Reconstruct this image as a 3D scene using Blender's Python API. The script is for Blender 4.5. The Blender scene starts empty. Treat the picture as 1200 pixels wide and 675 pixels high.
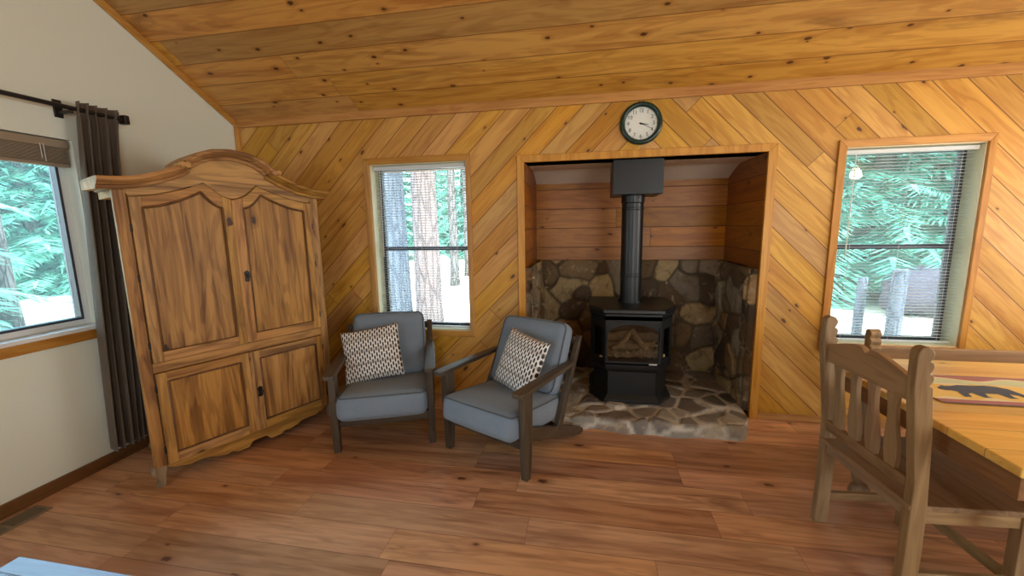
import bpy, math, random
import numpy as np
from mathutils import Vector, Matrix

S = bpy.context.scene
COL = S.collection
PI = math.pi
random.seed(7)
RNG = np.random.RandomState(11)

# ------------------------------------------------------------------ helpers
def lin(c):
    """sRGB 0-255 triple -> linear rgba"""
    o = []
    for v in c:
        v = v / 255.0
        o.append(v / 12.92 if v <= 0.04045 else ((v + 0.055) / 1.055) ** 2.4)
    return (o[0], o[1], o[2], 1.0)

class MB:
    """collects vertices and faces and links them as ONE mesh object"""
    def __init__(self):
        self.v, self.f, self.m = [], [], []
    def add(self, vs, fs, mi=0, M=None):
        b = len(self.v)
        if M is not None:
            vs = [M @ Vector(p) for p in vs]
        self.v += [tuple(p) for p in vs]
        self.f += [tuple(b + i for i in q) for q in fs]
        self.m += [mi] * len(fs)
        return self
    def box(self, x0, x1, y0, y1, z0, z1, mi=0, M=None):
        vs = [(x, y, z) for z in (z0, z1) for y in (y0, y1) for x in (x0, x1)]
        fs = [(0, 2, 3, 1), (4, 5, 7, 6), (0, 1, 5, 4), (2, 6, 7, 3), (0, 4, 6, 2), (1, 3, 7, 5)]
        return self.add(vs, fs, mi, M)
    def prism(self, poly, axis, a, b, mi=0, M=None):
        """poly: 2D points; extruded along axis from a to b. 2D order: axis x -> (y,z), y -> (x,z), z -> (x,y)"""
        def P(p, t):
            return {'x': (t, p[0], p[1]), 'y': (p[0], t, p[1]), 'z': (p[0], p[1], t)}[axis]
        n = len(poly)
        vs = [P(p, a) for p in poly] + [P(p, b) for p in poly]
        fs = [tuple(range(n))[::-1], tuple(range(n, 2 * n))]
        fs += [(i, (i + 1) % n, n + (i + 1) % n, n + i) for i in range(n)]
        return self.add(vs, fs, mi, M)
    def bar(self, p, q, w, d, mi=0, up=(0, 0, 1), w2=None, d2=None):
        """rectangular bar from p to q; w along side, d along up-ish"""
        p, q = Vector(p), Vector(q)
        t = (q - p).normalized(); up = Vector(up)
        s = t.cross(up)
        if s.length < 1e-6: s = t.cross(Vector((1, 0, 0)))
        s.normalize(); u = s.cross(t)
        w2 = w if w2 is None else w2; d2 = d if d2 is None else d2
        vs = []
        for c, ww, dd in ((p, w, d), (q, w2, d2)):
            for a, b in ((-1, -1), (1, -1), (1, 1), (-1, 1)):
                vs.append(c + s * (a * ww / 2) + u * (b * dd / 2))
        fs = [(3, 2, 1, 0), (4, 5, 6, 7), (0, 1, 5, 4), (1, 2, 6, 5), (2, 3, 7, 6), (3, 0, 4, 7)]
        return self.add(vs, fs, mi)
    def tube(self, pts, r, n=12, mi=0, closed=False, cap=True):
        pts = [Vector(p) for p in pts]; k = len(pts)
        rs = r if isinstance(r, (list, tuple)) else [r] * k
        vs = []; ref = None
        for i, p in enumerate(pts):
            a = pts[(i - 1) % k] if (closed or i > 0) else p
            b = pts[(i + 1) % k] if (closed or i < k - 1) else p
            t = (b - a)
            if t.length < 1e-9: t = Vector((0, 0, 1))
            t.normalize()
            if ref is None:
                ref = Vector((0, 0, 1)) if abs(t.z) < .9 else Vector((1, 0, 0))
            s = t.cross(ref)
            if s.length < 1e-6: s = t.cross(Vector((0, 1, 0)))
            s.normalize(); u = s.cross(t); ref = u
            for j in range(n):
                an = 2 * PI * j / n
                vs.append(p + (s * math.cos(an) + u * math.sin(an)) * rs[i])
        fs = []
        for i in range(k if closed else k - 1):
            for j in range(n):
                a0 = i * n + j; a1 = i * n + (j + 1) % n
                b0 = ((i + 1) % k) * n + j; b1 = ((i + 1) % k) * n + (j + 1) % n
                fs.append((a0, a1, b1, b0))
        if cap and not closed:
            fs.append(tuple(range(n))[::-1]); fs.append(tuple(range((k - 1) * n, k * n)))
        return self.add(vs, fs, mi)
    def lathe(self, prof, n=24, mi=0, M=None, cap=True):
        """prof: (r,z) list, round the z axis"""
        vs, fs = [], []
        for r, z in prof:
            for j in range(n):
                a = 2 * PI * j / n
                vs.append((r * math.cos(a), r * math.sin(a), z))
        for i in range(len(prof) - 1):
            for j in range(n):
                fs.append((i * n + j, i * n + (j + 1) % n, (i + 1) * n + (j + 1) % n, (i + 1) * n + j))
        if cap and prof[0][0] > 1e-5: fs.append(tuple(range(n))[::-1])
        if cap and prof[-1][0] > 1e-5: fs.append(tuple(range((len(prof) - 1) * n, len(prof) * n)))
        return self.add(vs, fs, mi, M)
    def grid(self, P, mi=0, flip=False):
        """P: array (n,m,3)"""
        n, m = len(P), len(P[0])
        vs = [tuple(P[i][j]) for i in range(n) for j in range(m)]
        fs = []
        for i in range(n - 1):
            for j in range(m - 1):
                q = (i * m + j, i * m + j + 1, (i + 1) * m + j + 1, (i + 1) * m + j)
                fs.append(q[::-1] if flip else q)
        return self.add(vs, fs, mi)
    def rbox(self, w, d, h, r, n=9, bulge=0.0, fbulge=0.0, M=None, mi=0):
        """soft rounded box centred at origin"""
        import itertools
        hx, hy, hz = w / 2, d / 2, h / 2
        def mp(p):
            x, y, z = p[0] * hx, p[1] * hy, p[2] * hz
            c = Vector((max(-hx + r, min(hx - r, x)), max(-hy + r, min(hy - r, y)), max(-hz + r, min(hz - r, z))))
            o = Vector((x, y, z)) - c
            if o.length > 1e-9: o = o.normalized() * r
            q = c + o
            fx, fy, fz = 1 - p[0] ** 2, 1 - p[1] ** 2, 1 - p[2] ** 2
            q.z += p[2] * bulge * fx * fy
            q.y += p[1] * fbulge * fx * fz
            q.x += p[0] * fbulge * fy * fz
            return q
        lin_ = [-1 + 2 * i / n for i in range(n + 1)]
        # denser near the ends
        t = [math.copysign(abs(a) ** 0.6, a) for a in lin_]
        for ax in range(3):
            for sg in (-1, 1):
                P = []
                for a in t:
                    row = []
                    for b in t:
                        p = [0, 0, 0]; p[ax] = sg; p[(ax + 1) % 3] = a; p[(ax + 2) % 3] = b
                        q = mp(p)
                        row.append(M @ q if M is not None else q)
                    P.append(row)
                self.grid(P, mi, flip=(sg < 0))
        return self
    def build(self, name, mats, parent=None, bevel=0.0, smooth=False, seg=2, merge=False, solid=0.0, sub=0):
        me = bpy.data.meshes.new(name)
        me.from_pydata(self.v, [], self.f)
        mats = mats if isinstance(mats, (list, tuple)) else [mats]
        for m in mats: me.materials.append(m)
        me.polygons.foreach_set('material_index', self.m)
        if merge:
            import bmesh
            bm = bmesh.new(); bm.from_mesh(me)
            bmesh.ops.remove_doubles(bm, verts=bm.verts, dist=1e-5)
            bmesh.ops.recalc_face_normals(bm, faces=bm.faces)
            bm.to_mesh(me); bm.free()
        if smooth:
            me.polygons.foreach_set('use_smooth', [True] * len(me.polygons))
        me.update()
        o = bpy.data.objects.new(name, me); COL.objects.link(o)
        if parent is not None: o.parent = parent
        if solid:
            md = o.modifiers.new('s', 'SOLIDIFY'); md.thickness = solid; md.offset = 0
        if bevel:
            md = o.modifiers.new('b', 'BEVEL'); md.width = bevel; md.segments = seg; md.limit_method = 'ANGLE'
            md.angle_limit = math.radians(35)
            if seg > 1:
                me.polygons.foreach_set('use_smooth', [True] * len(me.polygons))
                md.harden_normals = True
        return o

def tag(o, label, cat, group=None, kind=None):
    o['label'] = label; o['category'] = cat
    if group: o['group'] = group
    if kind: o['kind'] = kind
    return o
def struct(o, label=None, cat=None):
    o['kind'] = 'structure'
    if label: o['label'] = label
    if cat: o['category'] = cat
    return o
def empty(name, loc=(0, 0, 0), rz=0.0):
    o = bpy.data.objects.new(name, None); COL.objects.link(o)
    o.empty_display_size = .1
    o.location = loc; o.rotation_euler = (0, 0, rz)
    return o
def copy_tree(o, parent=None):
    c = o.copy(); COL.objects.link(c)
    if parent is not None: c.parent = parent
    for ch in [x for x in COL.objects if x.parent == o]:
        copy_tree(ch, c)
    return c

# ------------------------------------------------------------------ materials
class NT:
    def __init__(self, name):
        self.mat = bpy.data.materials.new(name); self.mat.use_nodes = True
        self.t = self.mat.node_tree; self.t.nodes.clear()
        self.out = self.t.nodes.new('ShaderNodeOutputMaterial')
    def n(self, kind, **kw):
        nd = self.t.nodes.new(kind)
        for k, v in kw.items(): setattr(nd, k, v)
        return nd
    def l(self, a, b): self.t.links.new(a, b)
    def put(self, sock, v):
        if isinstance(v, bpy.types.NodeSocket): self.l(v, sock)
        else: sock.default_value = v
    def math(self, op, a, b=None, c=None, clamp=False):
        nd = self.n('ShaderNodeMath', operation=op); nd.use_clamp = clamp
        self.put(nd.inputs[0], a)
        if b is not None: self.put(nd.inputs[1], b)
        if c is not None: self.put(nd.inputs[2], c)
        return nd.outputs[0]
    def mix(self, f, a, b, blend='MIX'):
        nd = self.n('ShaderNodeMix', data_type='RGBA', blend_type=blend)
        self.put(nd.inputs[0], f); self.put(nd.inputs[6], a); self.put(nd.inputs[7], b)
        return nd.outputs[2]
    def ss(self, x, lo, hi, a=0.0, b=1.0):
        nd = self.n('ShaderNodeMapRange', interpolation_type='SMOOTHSTEP')
        self.put(nd.inputs[0], x); self.put(nd.inputs[1], lo); self.put(nd.inputs[2], hi)
        nd.inputs[3].default_value = a; nd.inputs[4].default_value = b
        return nd.outputs[0]
    def comb(self, x, y, z):
        nd = self.n('ShaderNodeCombineXYZ')
        self.put(nd.inputs[0], x); self.put(nd.inputs[1], y); self.put(nd.inputs[2], z)
        return nd.outputs[0]
    def sep(self, v):
        nd = self.n('ShaderNodeSeparateXYZ'); self.l(v, nd.inputs[0]); return nd.outputs
    def obj(self): return self.n('ShaderNodeTexCoord').outputs['Object']
    def noise(self, vec, scale, detail=2, rough=.5, dist=0.0, fac=True):
        nd = self.n('ShaderNodeTexNoise'); self.l(vec, nd.inputs['Vector'])
        nd.inputs['Scale'].default_value = scale; nd.inputs['Detail'].default_value = detail
        nd.inputs['Roughness'].default_value = rough; nd.inputs['Distortion'].default_value = dist
        return nd.outputs[0] if fac else nd.outputs[1]
    def white(self, w):
        nd = self.n('ShaderNodeTexWhiteNoise', noise_dimensions='1D'); self.put(nd.inputs['W'], w)
        return nd.outputs[0], nd.outputs[1]
    def bsdf(self, col, rough=.5, spec=.5, metal=0.0, bump=None, bstr=.3, bdist=.01, **kw):
        p = self.n('ShaderNodeBsdfPrincipled')
        self.put(p.inputs['Base Color'], col); self.put(p.inputs['Roughness'], rough)
        p.inputs['Specular IOR Level'].default_value = spec; p.inputs['Metallic'].default_value = metal
        for k, v in kw.items(): self.put(p.inputs[k], v)
        if bump is not None:
            b = self.n('ShaderNodeBump'); b.inputs['Strength'].default_value = bstr; b.inputs['Distance'].default_value = bdist
            self.l(bump, b.inputs['Height']); self.l(b.outputs[0], p.inputs['Normal'])
        self.l(p.outputs[0], self.out.inputs[0])
        return self.mat

def plain(name, c, rough=.5, spec=.5, metal=0.0, nz=0.0, nscale=30, bstr=0.0):
    t = NT(name); o = t.obj()
    col = lin(c); bump = None
    if nz or bstr:
        f = t.noise(o, nscale, 4)
        d = tuple(x * (1 - nz) for x in col[:3]) + (1,); b = tuple(min(1, x * (1 + nz)) for x in col[:3]) + (1,)
        col = t.mix(f, d, b); bump = f if bstr else None
    return t.bsdf(col, rough, spec, metal, bump, bstr, .004)

def wood(name, light, dark, along='x', width=None, length=2.4, seam=(60, 35, 15), seamw=.004, knots=0.6, knotc=(62, 30, 14),
         var=.35, rough=.42, spec=.4, chevron=None, across=None, grain=1.0, kscale=1.0, stain=None, seed=0.0, perobj=True, bstr=.35,
         streak=.5, tint=None):
    """procedural timber; u runs along the grain, v across the boards"""
    t = NT(name); o = t.obj(); x, y, z = t.sep(o)
    ax = {'x': x, 'y': y, 'z': z}
    if chevron is not None:
        dx = t.math('SUBTRACT', x, chevron); ad = t.math('ABSOLUTE', dx)
        side = t.math('GREATER_THAN', dx, 0.0)
        v = t.math('MULTIPLY', t.math('ADD', ad, z), .70711); u = t.math('MULTIPLY', t.math('SUBTRACT', ad, z), .70711)
        w = t.math('MULTIPLY', side, 37.0)
    else:
        u = ax[along]
        if across is None: across = {'x': 'z', 'y': 'x', 'z': 'x'}[along]
        rest = [k for k in 'xyz' if k not in (along, across)][0]
        v = ax[across]; w = ax[rest]
    if perobj:
        rnd = t.n('ShaderNodeObjectInfo').outputs['Random']
    else:
        v0 = t.n('ShaderNodeValue'); v0.outputs[0].default_value = seed; rnd = v0.outputs[0]
    if width:
        vv = t.math('DIVIDE', v, width); row = t.math('FLOOR', vv)
        rk = t.math('ADD', row, t.math('ADD', t.math('MULTIPLY', rnd, 91.0), seed))
        if chevron is not None: rk = t.math('ADD', rk, w)
        r1, _ = t.white(rk)
        uu = t.math('ADD', t.math('DIVIDE', u, length), t.math('MULTIPLY', r1, 7.3))
        cl = t.math('FLOOR', uu)
        idn = t.math('ADD', t.math('MULTIPLY', rk, 17.31), t.math('MULTIPLY', cl, 5.77))
        pr, pc = t.white(idn)
        fv = t.math('FRACT', vv); ev = t.math('MULTIPLY', t.math('MINIMUM', fv, t.math('SUBTRACT', 1.0, fv)), width)
        fu = t.math('FRACT', uu); eu = t.math('MULTIPLY', t.math('MINIMUM', fu, t.math('SUBTRACT', 1.0, fu)), length)
        ed = t.math('MINIMUM', ev, t.math('MULTIPLY', eu, 1.6))
        sm = t.ss(ed, seamw * .35, seamw, 1.0, 0.0)
    else:
        pr, pc = t.white(t.math('ADD', t.math('MULTIPLY', rnd, 113.0), seed)); idn = t.math('MULTIPLY', pr, 50.0); sm = None
    off = t.math('MULTIPLY', pr, 23.0)
    uo = t.math('ADD', u, off)
    # growth ring figure
    g1 = t.noise(t.comb(t.math('MULTIPLY', uo, 1.1), t.math('MULTIPLY', v, 9.0), t.math('ADD', t.math('MULTIPLY', w, 9.0), idn)), 1.0, 3, .55, .6)
    bands = t.math('SINE', t.math('MULTIPLY', g1, 34.0))
    b2 = t.ss(bands, -.6, 1.0)
    g2 = t.noise(t.comb(t.math('MULTIPLY', uo, 5.0), t.math('MULTIPLY', v, 130.0), t.math('MULTIPLY', w, 130.0)), 1.0, 2, .6)
    g3 = t.noise(t.comb(t.math('MULTIPLY', uo, .9), t.math('MULTIPLY', v, 14.0), t.math('ADD', t.math('MULTIPLY', w, 14.0), off)), 1.0, 3, .6, .3)
    f = t.math('ADD', t.math('MULTIPLY', b2, .38 * grain), t.math('MULTIPLY', t.ss(g3, .38, .72), streak))
    f = t.math('ADD', f, t.math('MULTIPLY', t.math('SUBTRACT', g2, .5), .55 * grain), clamp=True)
    c = t.mix(f, lin(light), lin(dark))
    # board to board variation
    s = t.sep(pc)
    hsv = t.n('ShaderNodeHueSaturation')
    t.put(hsv.inputs['Hue'], t.math('ADD', .5, t.math('MULTIPLY', t.math('SUBTRACT', s[0], .5), .012)))
    t.put(hsv.inputs['Saturation'], t.math('ADD', 1.0, t.math('MULTIPLY', t.math('SUBTRACT', s[1], .5), .14)))
    t.put(hsv.inputs['Value'], t.math('ADD', 1.0, t.math('MULTIPLY', t.math('SUBTRACT', s[2], .5), var * 1.5)))
    t.l(c, hsv.inputs['Color']); c = hsv.outputs[0]
    if stain is not None:
        q = t.noise(t.comb(t.math('MULTIPLY', uo, .7), t.math('MULTIPLY', v, 5.0), t.math('MULTIPLY', w, 5.0)), 1.4, 4, .65, 1.2)
        c = t.mix(t.math('MULTIPLY', t.ss(q, .54, .74), .75), c, lin(stain))
    if knots > 0:
        vo = t.n('ShaderNodeTexVoronoi', voronoi_dimensions='2D', feature='F1')
        t.l(t.comb(t.math('ADD', t.math('MULTIPLY', u, 3.6 * kscale), idn), t.math('MULTIPLY', v, 7.0 * kscale), 0.0), vo.inputs['Vector'])
        vo.inputs['Scale'].default_value = 1.0
        cc = t.sep(vo.outputs['Color'])
        on = t.math('LESS_THAN', cc[0], knots)
        rad = t.math('ADD', .035, t.math('MULTIPLY', cc[1], .085))
        rel = t.math('DIVIDE', vo.outputs['Distance'], rad)
        wob = t.math('ADD', rel, t.math('MULTIPLY', t.math('SUBTRACT', t.noise(o, 60, 2), .5), .9))
        k1 = t.math('MULTIPLY', t.ss(wob, .45, 1.0, 1.0, 0.0), on)
        halo = t.math('MULTIPLY', t.ss(rel, .8, 2.6, .5, 0.0), on)
        c = t.mix(halo, c, lin(dark)); c = t.mix(t.math('MULTIPLY', k1, .88), c, lin(knotc))
    if sm is not None: c = t.mix(t.math('MULTIPLY', sm, .82), c, lin(seam))
    h = t.math('ADD', t.math('MULTIPLY', f, -.06), t.math('MULTIPLY', g2, .05))
    if sm is not None: h = t.math('SUBTRACT', h, sm)
    return t.bsdf(c, rough, spec, 0, h, bstr, .004)

_wc = {}
def W(style, along, across=None):
    key = (style, along, across)
    if key not in _wc:
        kw = dict(STYLES[style]); kw['along'] = along; kw['across'] = across
        _wc[key] = wood('%s %s' % (style, along), **kw)
    return _wc[key]
STYLES = {
    'trim': dict(light=(202, 150, 76), dark=(168, 112, 48), knots=.1, var=.15, rough=.4),
    'armoire': dict(light=(192, 144, 80), dark=(112, 74, 36), knots=.16, knotc=(48, 28, 16), var=.12, rough=.5, stain=(112, 72, 34), kscale=.8, streak=.65),
    'armdark': dict(light=(112, 72, 36), dark=(70, 42, 20), knots=0, var=.1, rough=.5),
    'armgrey': dict(light=(150, 132, 108), dark=(104, 86, 66), knots=0, var=.1, rough=.6),
    'chairwood': dict(light=(80, 69, 56), dark=(44, 37, 29), knots=0, var=.15, rough=.42, grain=.8),
    'rustic': dict(light=(164, 134, 96), dark=(124, 96, 64), knots=.1, knotc=(90, 58, 34), var=.2, rough=.5),
    'apron': dict(light=(150, 106, 60), dark=(106, 70, 36), knots=.05, var=.1, rough=.5),  # table apron wood, darkened to hold the shade under the tabletop
    'table': dict(light=(232, 190, 108), dark=(206, 156, 76), knots=.12, knotc=(140, 84, 40), var=.18, rough=.28, width=.14, length=6, seamw=.002, seam=(140, 92, 42)),
    'coffee': dict(light=(138, 156, 176), dark=(104, 124, 148), knots=0, var=.2, rough=.42, width=.12, length=6, seamw=.003, seam=(70, 70, 74)),  # blue reflection of the window put into the grey wood colour
}
M = {}
M['floor'] = wood('laminate floor', (208, 162, 124), (156, 110, 78), 'x', .19, 1.25, across='y', seam=(112, 72, 48), seamw=.0024, knots=.26, knotc=(88, 50, 32), var=.3, rough=.3, spec=.45, perobj=False, seed=3.3, bstr=.12, streak=.75, grain=.75, kscale=.7, stain=(124, 82, 58))
M['ceil'] = wood('ceiling boards', (203, 152, 75), (164, 107, 45), 'x', .172, 4.6, across='y', seam=(128, 82, 34), seamw=.004, knots=.5, var=.24, rough=.42, perobj=False, seed=8.1, stain=(140, 96, 48), kscale=1.1)
M['wall'] = wood('diagonal wall boards', (206, 157, 74), (171, 116, 44), 'x', .142, 6.5, chevron=.385, seam=(96, 56, 22), seamw=.0045, knots=.42, var=.2, rough=.42, perobj=False, seed=2.7, kscale=.95)
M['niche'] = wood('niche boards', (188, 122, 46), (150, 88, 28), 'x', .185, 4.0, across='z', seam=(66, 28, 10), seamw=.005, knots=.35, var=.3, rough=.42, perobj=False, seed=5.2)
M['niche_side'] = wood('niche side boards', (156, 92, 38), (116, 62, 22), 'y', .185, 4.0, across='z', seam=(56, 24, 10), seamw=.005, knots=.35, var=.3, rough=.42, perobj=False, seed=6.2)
M['white'] = plain('cream wall paint', (226, 234, 222), .75, .2, 0, .02, 90, .05)
M['ivory'] = plain('ivory jamb paint', (226, 218, 184), .5, .4, 0, .04, 6)
M['vinyl'] = plain('white vinyl', (226, 230, 232), .35)
M['bronze'] = plain('dark window sash', (58, 62, 76), .35, .5)
M['blackmetal'] = plain('black stove paint', (13, 15, 15), .5, .4, 0, .1, 40)
M['blackmetal2'] = plain('black pipe paint', (17, 20, 21), .36, .5)
M['iron'] = plain('dark iron', (38, 32, 28), .45, .5, .4)
M['rodblack'] = plain('black rod', (26, 22, 22), .4)
M['green'] = plain('dark green rim', (20, 50, 42), .25, .5)
M['face'] = plain('clock face', (228, 234, 226), .5)
M['black'] = plain('black print', (24, 24, 26), .5)
M['silver'] = plain('silver badge', (200, 200, 196), .3, .5, .8)
M['slat'] = plain('blind slat', (214, 220, 222), .4, .5)
M['tan'] = plain('taupe blind', (150, 136, 116), .5)
M['ventmetal'] = plain('bronze register', (140, 126, 104), .45, .5, .3)
M['ventdark'] = plain('duct dark', (30, 24, 20), .7)
M['cordm'] = plain('white cord', (220, 222, 220), .6)

def fabric(name, c, c2, scale=420, rough=.9):
    t = NT(name); o = t.obj(); x, y, z = t.sep(o)
    w = t.noise(t.comb(t.math('MULTIPLY', x, 1.0), t.math('MULTIPLY', y, 1.0), t.math('MULTIPLY', z, .25)), scale, 2)
    b = t.noise(o, 14, 3)
    f = t.math('ADD', t.math('MULTIPLY', w, .7), t.math('MULTIPLY', b, .35), clamp=True)
    return t.bsdf(t.mix(f, lin(c), lin(c2)), rough, .15, 0, w, .25, .002, **{'Sheen Weight': .15})
M['cushion'] = fabric('grey upholstery', (100, 115, 130), (134, 149, 164))
M['piping'] = fabric('dark piping', (78, 86, 94), (98, 106, 114))
M['curtain'] = fabric('taupe curtain cloth', (84, 74, 64), (108, 97, 84), 300)

def glass():
    t = NT('window glass')
    tr = t.n('ShaderNodeBsdfTransparent'); tr.inputs[0].default_value = (.95, .99, 1.0, 1)
    gl = t.n('ShaderNodeBsdfGlossy'); gl.inputs['Roughness'].default_value = .02
    fr = t.n('ShaderNodeFresnel'); fr.inputs[0].default_value = 1.45
    mx = t.n('ShaderNodeMixShader'); t.l(fr.outputs[0], mx.inputs[0]); t.l(tr.outputs[0], mx.inputs[1]); t.l(gl.outputs[0], mx.inputs[2])
    # added pale translucent veil, imitates glare and haze over the outdoor view
    tl = t.n('ShaderNodeBsdfTranslucent'); tl.inputs[0].default_value = (.80, .97, 1.0, 1)
    m2 = t.n('ShaderNodeMixShader'); m2.inputs[0].default_value = .03; t.l(mx.outputs[0], m2.inputs[1]); t.l(tl.outputs[0], m2.inputs[2])
    t.l(m2.outputs[0], t.out.inputs[0]); return t.mat
M['glass'] = glass()
def smoked():
    t = NT('stove glass')
    tr = t.n('ShaderNodeBsdfTransparent'); tr.inputs[0].default_value = (.86, .84, .8, 1)
    gl = t.n('ShaderNodeBsdfGlossy'); gl.inputs['Roughness'].default_value = .06
    fr = t.n('ShaderNodeFresnel'); fr.inputs[0].default_value = 1.5
    mx = t.n('ShaderNodeMixShader'); t.l(fr.outputs[0], mx.inputs[0]); t.l(tr.outputs[0], mx.inputs[1]); t.l(gl.outputs[0], mx.inputs[2])
    t.l(mx.outputs[0], t.out.inputs[0]); return t.mat
M['smoked'] = smoked()

def stone_mat(name, rough=.75, k=1.0):
    t = NT(name); o = t.obj()
    at = t.n('ShaderNodeAttribute', attribute_name='stone'); at.attribute_type = 'GEOMETRY'
    n1 = t.noise(o, 9, 6, .65, .8); n2 = t.noise(o, 45, 4, .6)
    c = t.mix(t.ss(n1, .48, .7, 0, .75 * k), at.outputs['Color'], lin((84, 66, 46)))
    c = t.mix(t.ss(n1, .42, .3, 0, .5), c, lin((196, 184, 158)))
    c = t.mix(t.ss(n2, .56, .72, 0, .45 * k), c, lin((60, 50, 40)))
    return t.bsdf(c, rough, .3, 0, t.math('ADD', n2, t.math('MULTIPLY', n1, 1.4)), .7, .012)
M['stone'] = stone_mat('rubble stone'); M['flag'] = stone_mat('grey flagstone', .7, .35)

def pillow_mat():
    t = NT('woven pillow pattern'); o = t.obj(); x, y, z = t.sep(o)
    a = t.math('MULTIPLY', x, 58.0); ca = t.math('FLOOR', a); fa = t.math('SUBTRACT', t.math('FRACT', a), .5)
    par = t.math('FRACT', t.math('MULTIPLY', ca, .5))
    b = t.math('ADD', t.math('MULTIPLY', z, 23.0), t.math('MULTIPLY', par, .9)); fb = t.math('SUBTRACT', t.math('FRACT', b), .5)
    d = t.math('ADD', t.math('POWER', t.math('ABSOLUTE', t.math('DIVIDE', fa, .34)), 2.0), t.math('POWER', t.math('ABSOLUTE', t.math('DIVIDE', fb, .40)), 2.0))
    m = t.ss(d, .8, 1.15, 1.0, 0.0)
    c = t.mix(m, lin((232, 232, 228)), lin((54, 54, 58)))
    band = t.ss(t.math('SINE', t.math('MULTIPLY', z, 66.0)), .55, .95)
    c = t.mix(t.math('MULTIPLY', band, .4), c, lin((120, 108, 96)))
    return t.bsdf(c, .9, .1, 0, t.noise(o, 350, 2), .4, .003)
M['pillow'] = pillow_mat()

# ------------------------------------------------------------------ camera (solved from the vanishing points)
F = 474.66590978305214; YAW, PIT, ROL = (math.radians(a) for a in (-10.45695527, 8.58271865, -0.9328515))
H = 1.502028; D = 3.257207; XL = -3.0657
cy, sy = math.cos(YAW), math.sin(YAW)
fw = Vector((sy * math.cos(PIT), cy * math.cos(PIT), -math.sin(PIT)))
rr = Vector((cy, -sy, 0)); uu = rr.cross(fw)
r2 = rr * math.cos(ROL) + uu * math.sin(ROL); u2 = -rr * math.sin(ROL) + uu * math.cos(ROL)
cam = bpy.data.cameras.new('camera'); co = bpy.data.objects.new('camera', cam); COL.objects.link(co)
mw = Matrix((( r2.x, u2.x, -fw.x, 0), (r2.y, u2.y, -fw.y, 0), (r2.z, u2.z, -fw.z, H), (0, 0, 0, 1)))
co.matrix_world = mw
cam.sensor_width = 36.0; cam.lens = F / 1200 * 36.0; cam.clip_start = .05; cam.clip_end = 300
S.camera = co

# ------------------------------------------------------------------ the room shell
XR, YB = 4.6, -3.0
KS = .552; RY = .13; RZ = 2.456 + KS * (D - RY)
WT = .2
def wall_cells(mb, a0, a1, z0, z1, holes, put):
    """rectangle with rectangular holes, as cells"""
    As = sorted({a0, a1} | {h[0] for h in holes} | {h[1] for h in holes})
    Zs = sorted({z0, z1} | {h[2] for h in holes} | {h[3] for h in holes})
    for i in range(len(As) - 1):
        for j in range(len(Zs) - 1):
            am, zm = (As[i] + As[i + 1]) / 2, (Zs[j] + Zs[j + 1]) / 2
            if any(h[0] < am < h[1] and h[2] < zm < h[3] for h in holes): continue
            put(As[i], As[i + 1], Zs[j], Zs[j + 1])
W1 = (-1.805, -.965, .625, 2.035); W2 = (1.745, 2.560, .615, 2.002); AL = (-.489, 1.258, -.02, 2.0)
LW = (.25, 2.035, .93, 2.06)
m = MB(); wall_cells(m, XL - WT, XR + WT, -.1, 2.47, [W1, W2, AL], lambda a, b, c, d: m.box(a, b, D, D + WT, c, d))
struct(m.build('wall_back', M['wall']))
m = MB()
wall_cells(m, YB - WT, D, -.1, 2.456, [LW], lambda a, b, c, d: m.box(XL - WT, XL, a, b, c, d))
m.prism([(D + .02, 2.456), (D + .02, 2.46), (RY, RZ + .03), (YB - WT, 2.5), (YB - WT, 2.456)], 'x', XL - WT, XL)
struct(m.build('wall_left', M['white']))
m = MB(); m.box(XR, XR + WT, YB - WT, D, -.1, 2.456); m.prism([(D + .02, 2.456), (D + .02, 2.46), (RY, RZ + .03), (YB - WT, 2.5), (YB - WT, 2.456)], 'x', XR, XR + WT)
struct(m.build('wall_right', M['white']))
m = MB(); m.box(XL - WT, XR + WT, YB - WT, YB, -.1, 2.9); struct(m.build('wall_rear', M['white']))
m = MB(); m.box(XL, XR, YB, D, -.1, 0); m.box(AL[0], AL[1], D, 4.1, -.1, 0); struct(m.build('floor', M['floor']))
m = MB()
m.prism([(D + .7, 2.456 - .7 * KS), (RY, RZ), (RY, RZ + .25), (D + .7, 2.706 - .7 * KS)], 'x', XL - .6, XR + .6)
struct(m.build('ceiling', M['ceil']))
m = MB()
m.prism([(YB - .5, 2.456 - .1), (YB - .5, 2.706), (RY, RZ + .25), (RY, RZ)], 'x', XL - .6, XR + .6)
struct(m.build('ceiling_rear', M['ceil']))
# trims
m = MB(); m.prism([(D - .001, 2.400), (D - .022, 2.400), (D - .022, 2.456 + .022 * KS), (D - .001, 2.456)], 'x', XL, XR)
struct(m.build('trim_1', W('trim', 'x'), bevel=.003))
m = MB(); k = math.hypot(1, KS)
m.prism([(D - .02, 2.456 + .02 * KS), (RY, RZ), (RY, RZ - .052), (D - .02, 2.456 + .02 * KS - .052)], 'x', XL + .001, XL + .022)
struct(m.build('trim_2', W('trim', 'y'), bevel=.003))
m = MB(); m.box(XL + .001, XL + .045, D - .024, D - .001, .09, 2.40); struct(m.build('trim_3', W('trim', 'z'), bevel=.003))
m = MB(); m.box(XL + .001, XL + .016, YB, D - .03, 0.0, .075)
struct(m.build('baseboard_left', wood('dark baseboard', (120, 82, 50), (84, 54, 30), 'y', knots=0, across='z')))
m = MB()
for a, b in ((XL + .05, -.545), (1.316, XR)): m.box(a, b, D - .016, D - .001, 0, .05)
struct(m.build('baseboard_back', W('trim', 'x'), bevel=.003))
m = MB()   # casing round the stove niche
m.prism([(-.543, 0), (-.487, 0), (-.487, 1.998), (-.543, 2.052)], 'y', D - .022, D)
m.prism([(1.256, 0), (1.314, 0), (1.314, 2.052), (1.256, 1.998)], 'y', D - .022, D)
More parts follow.
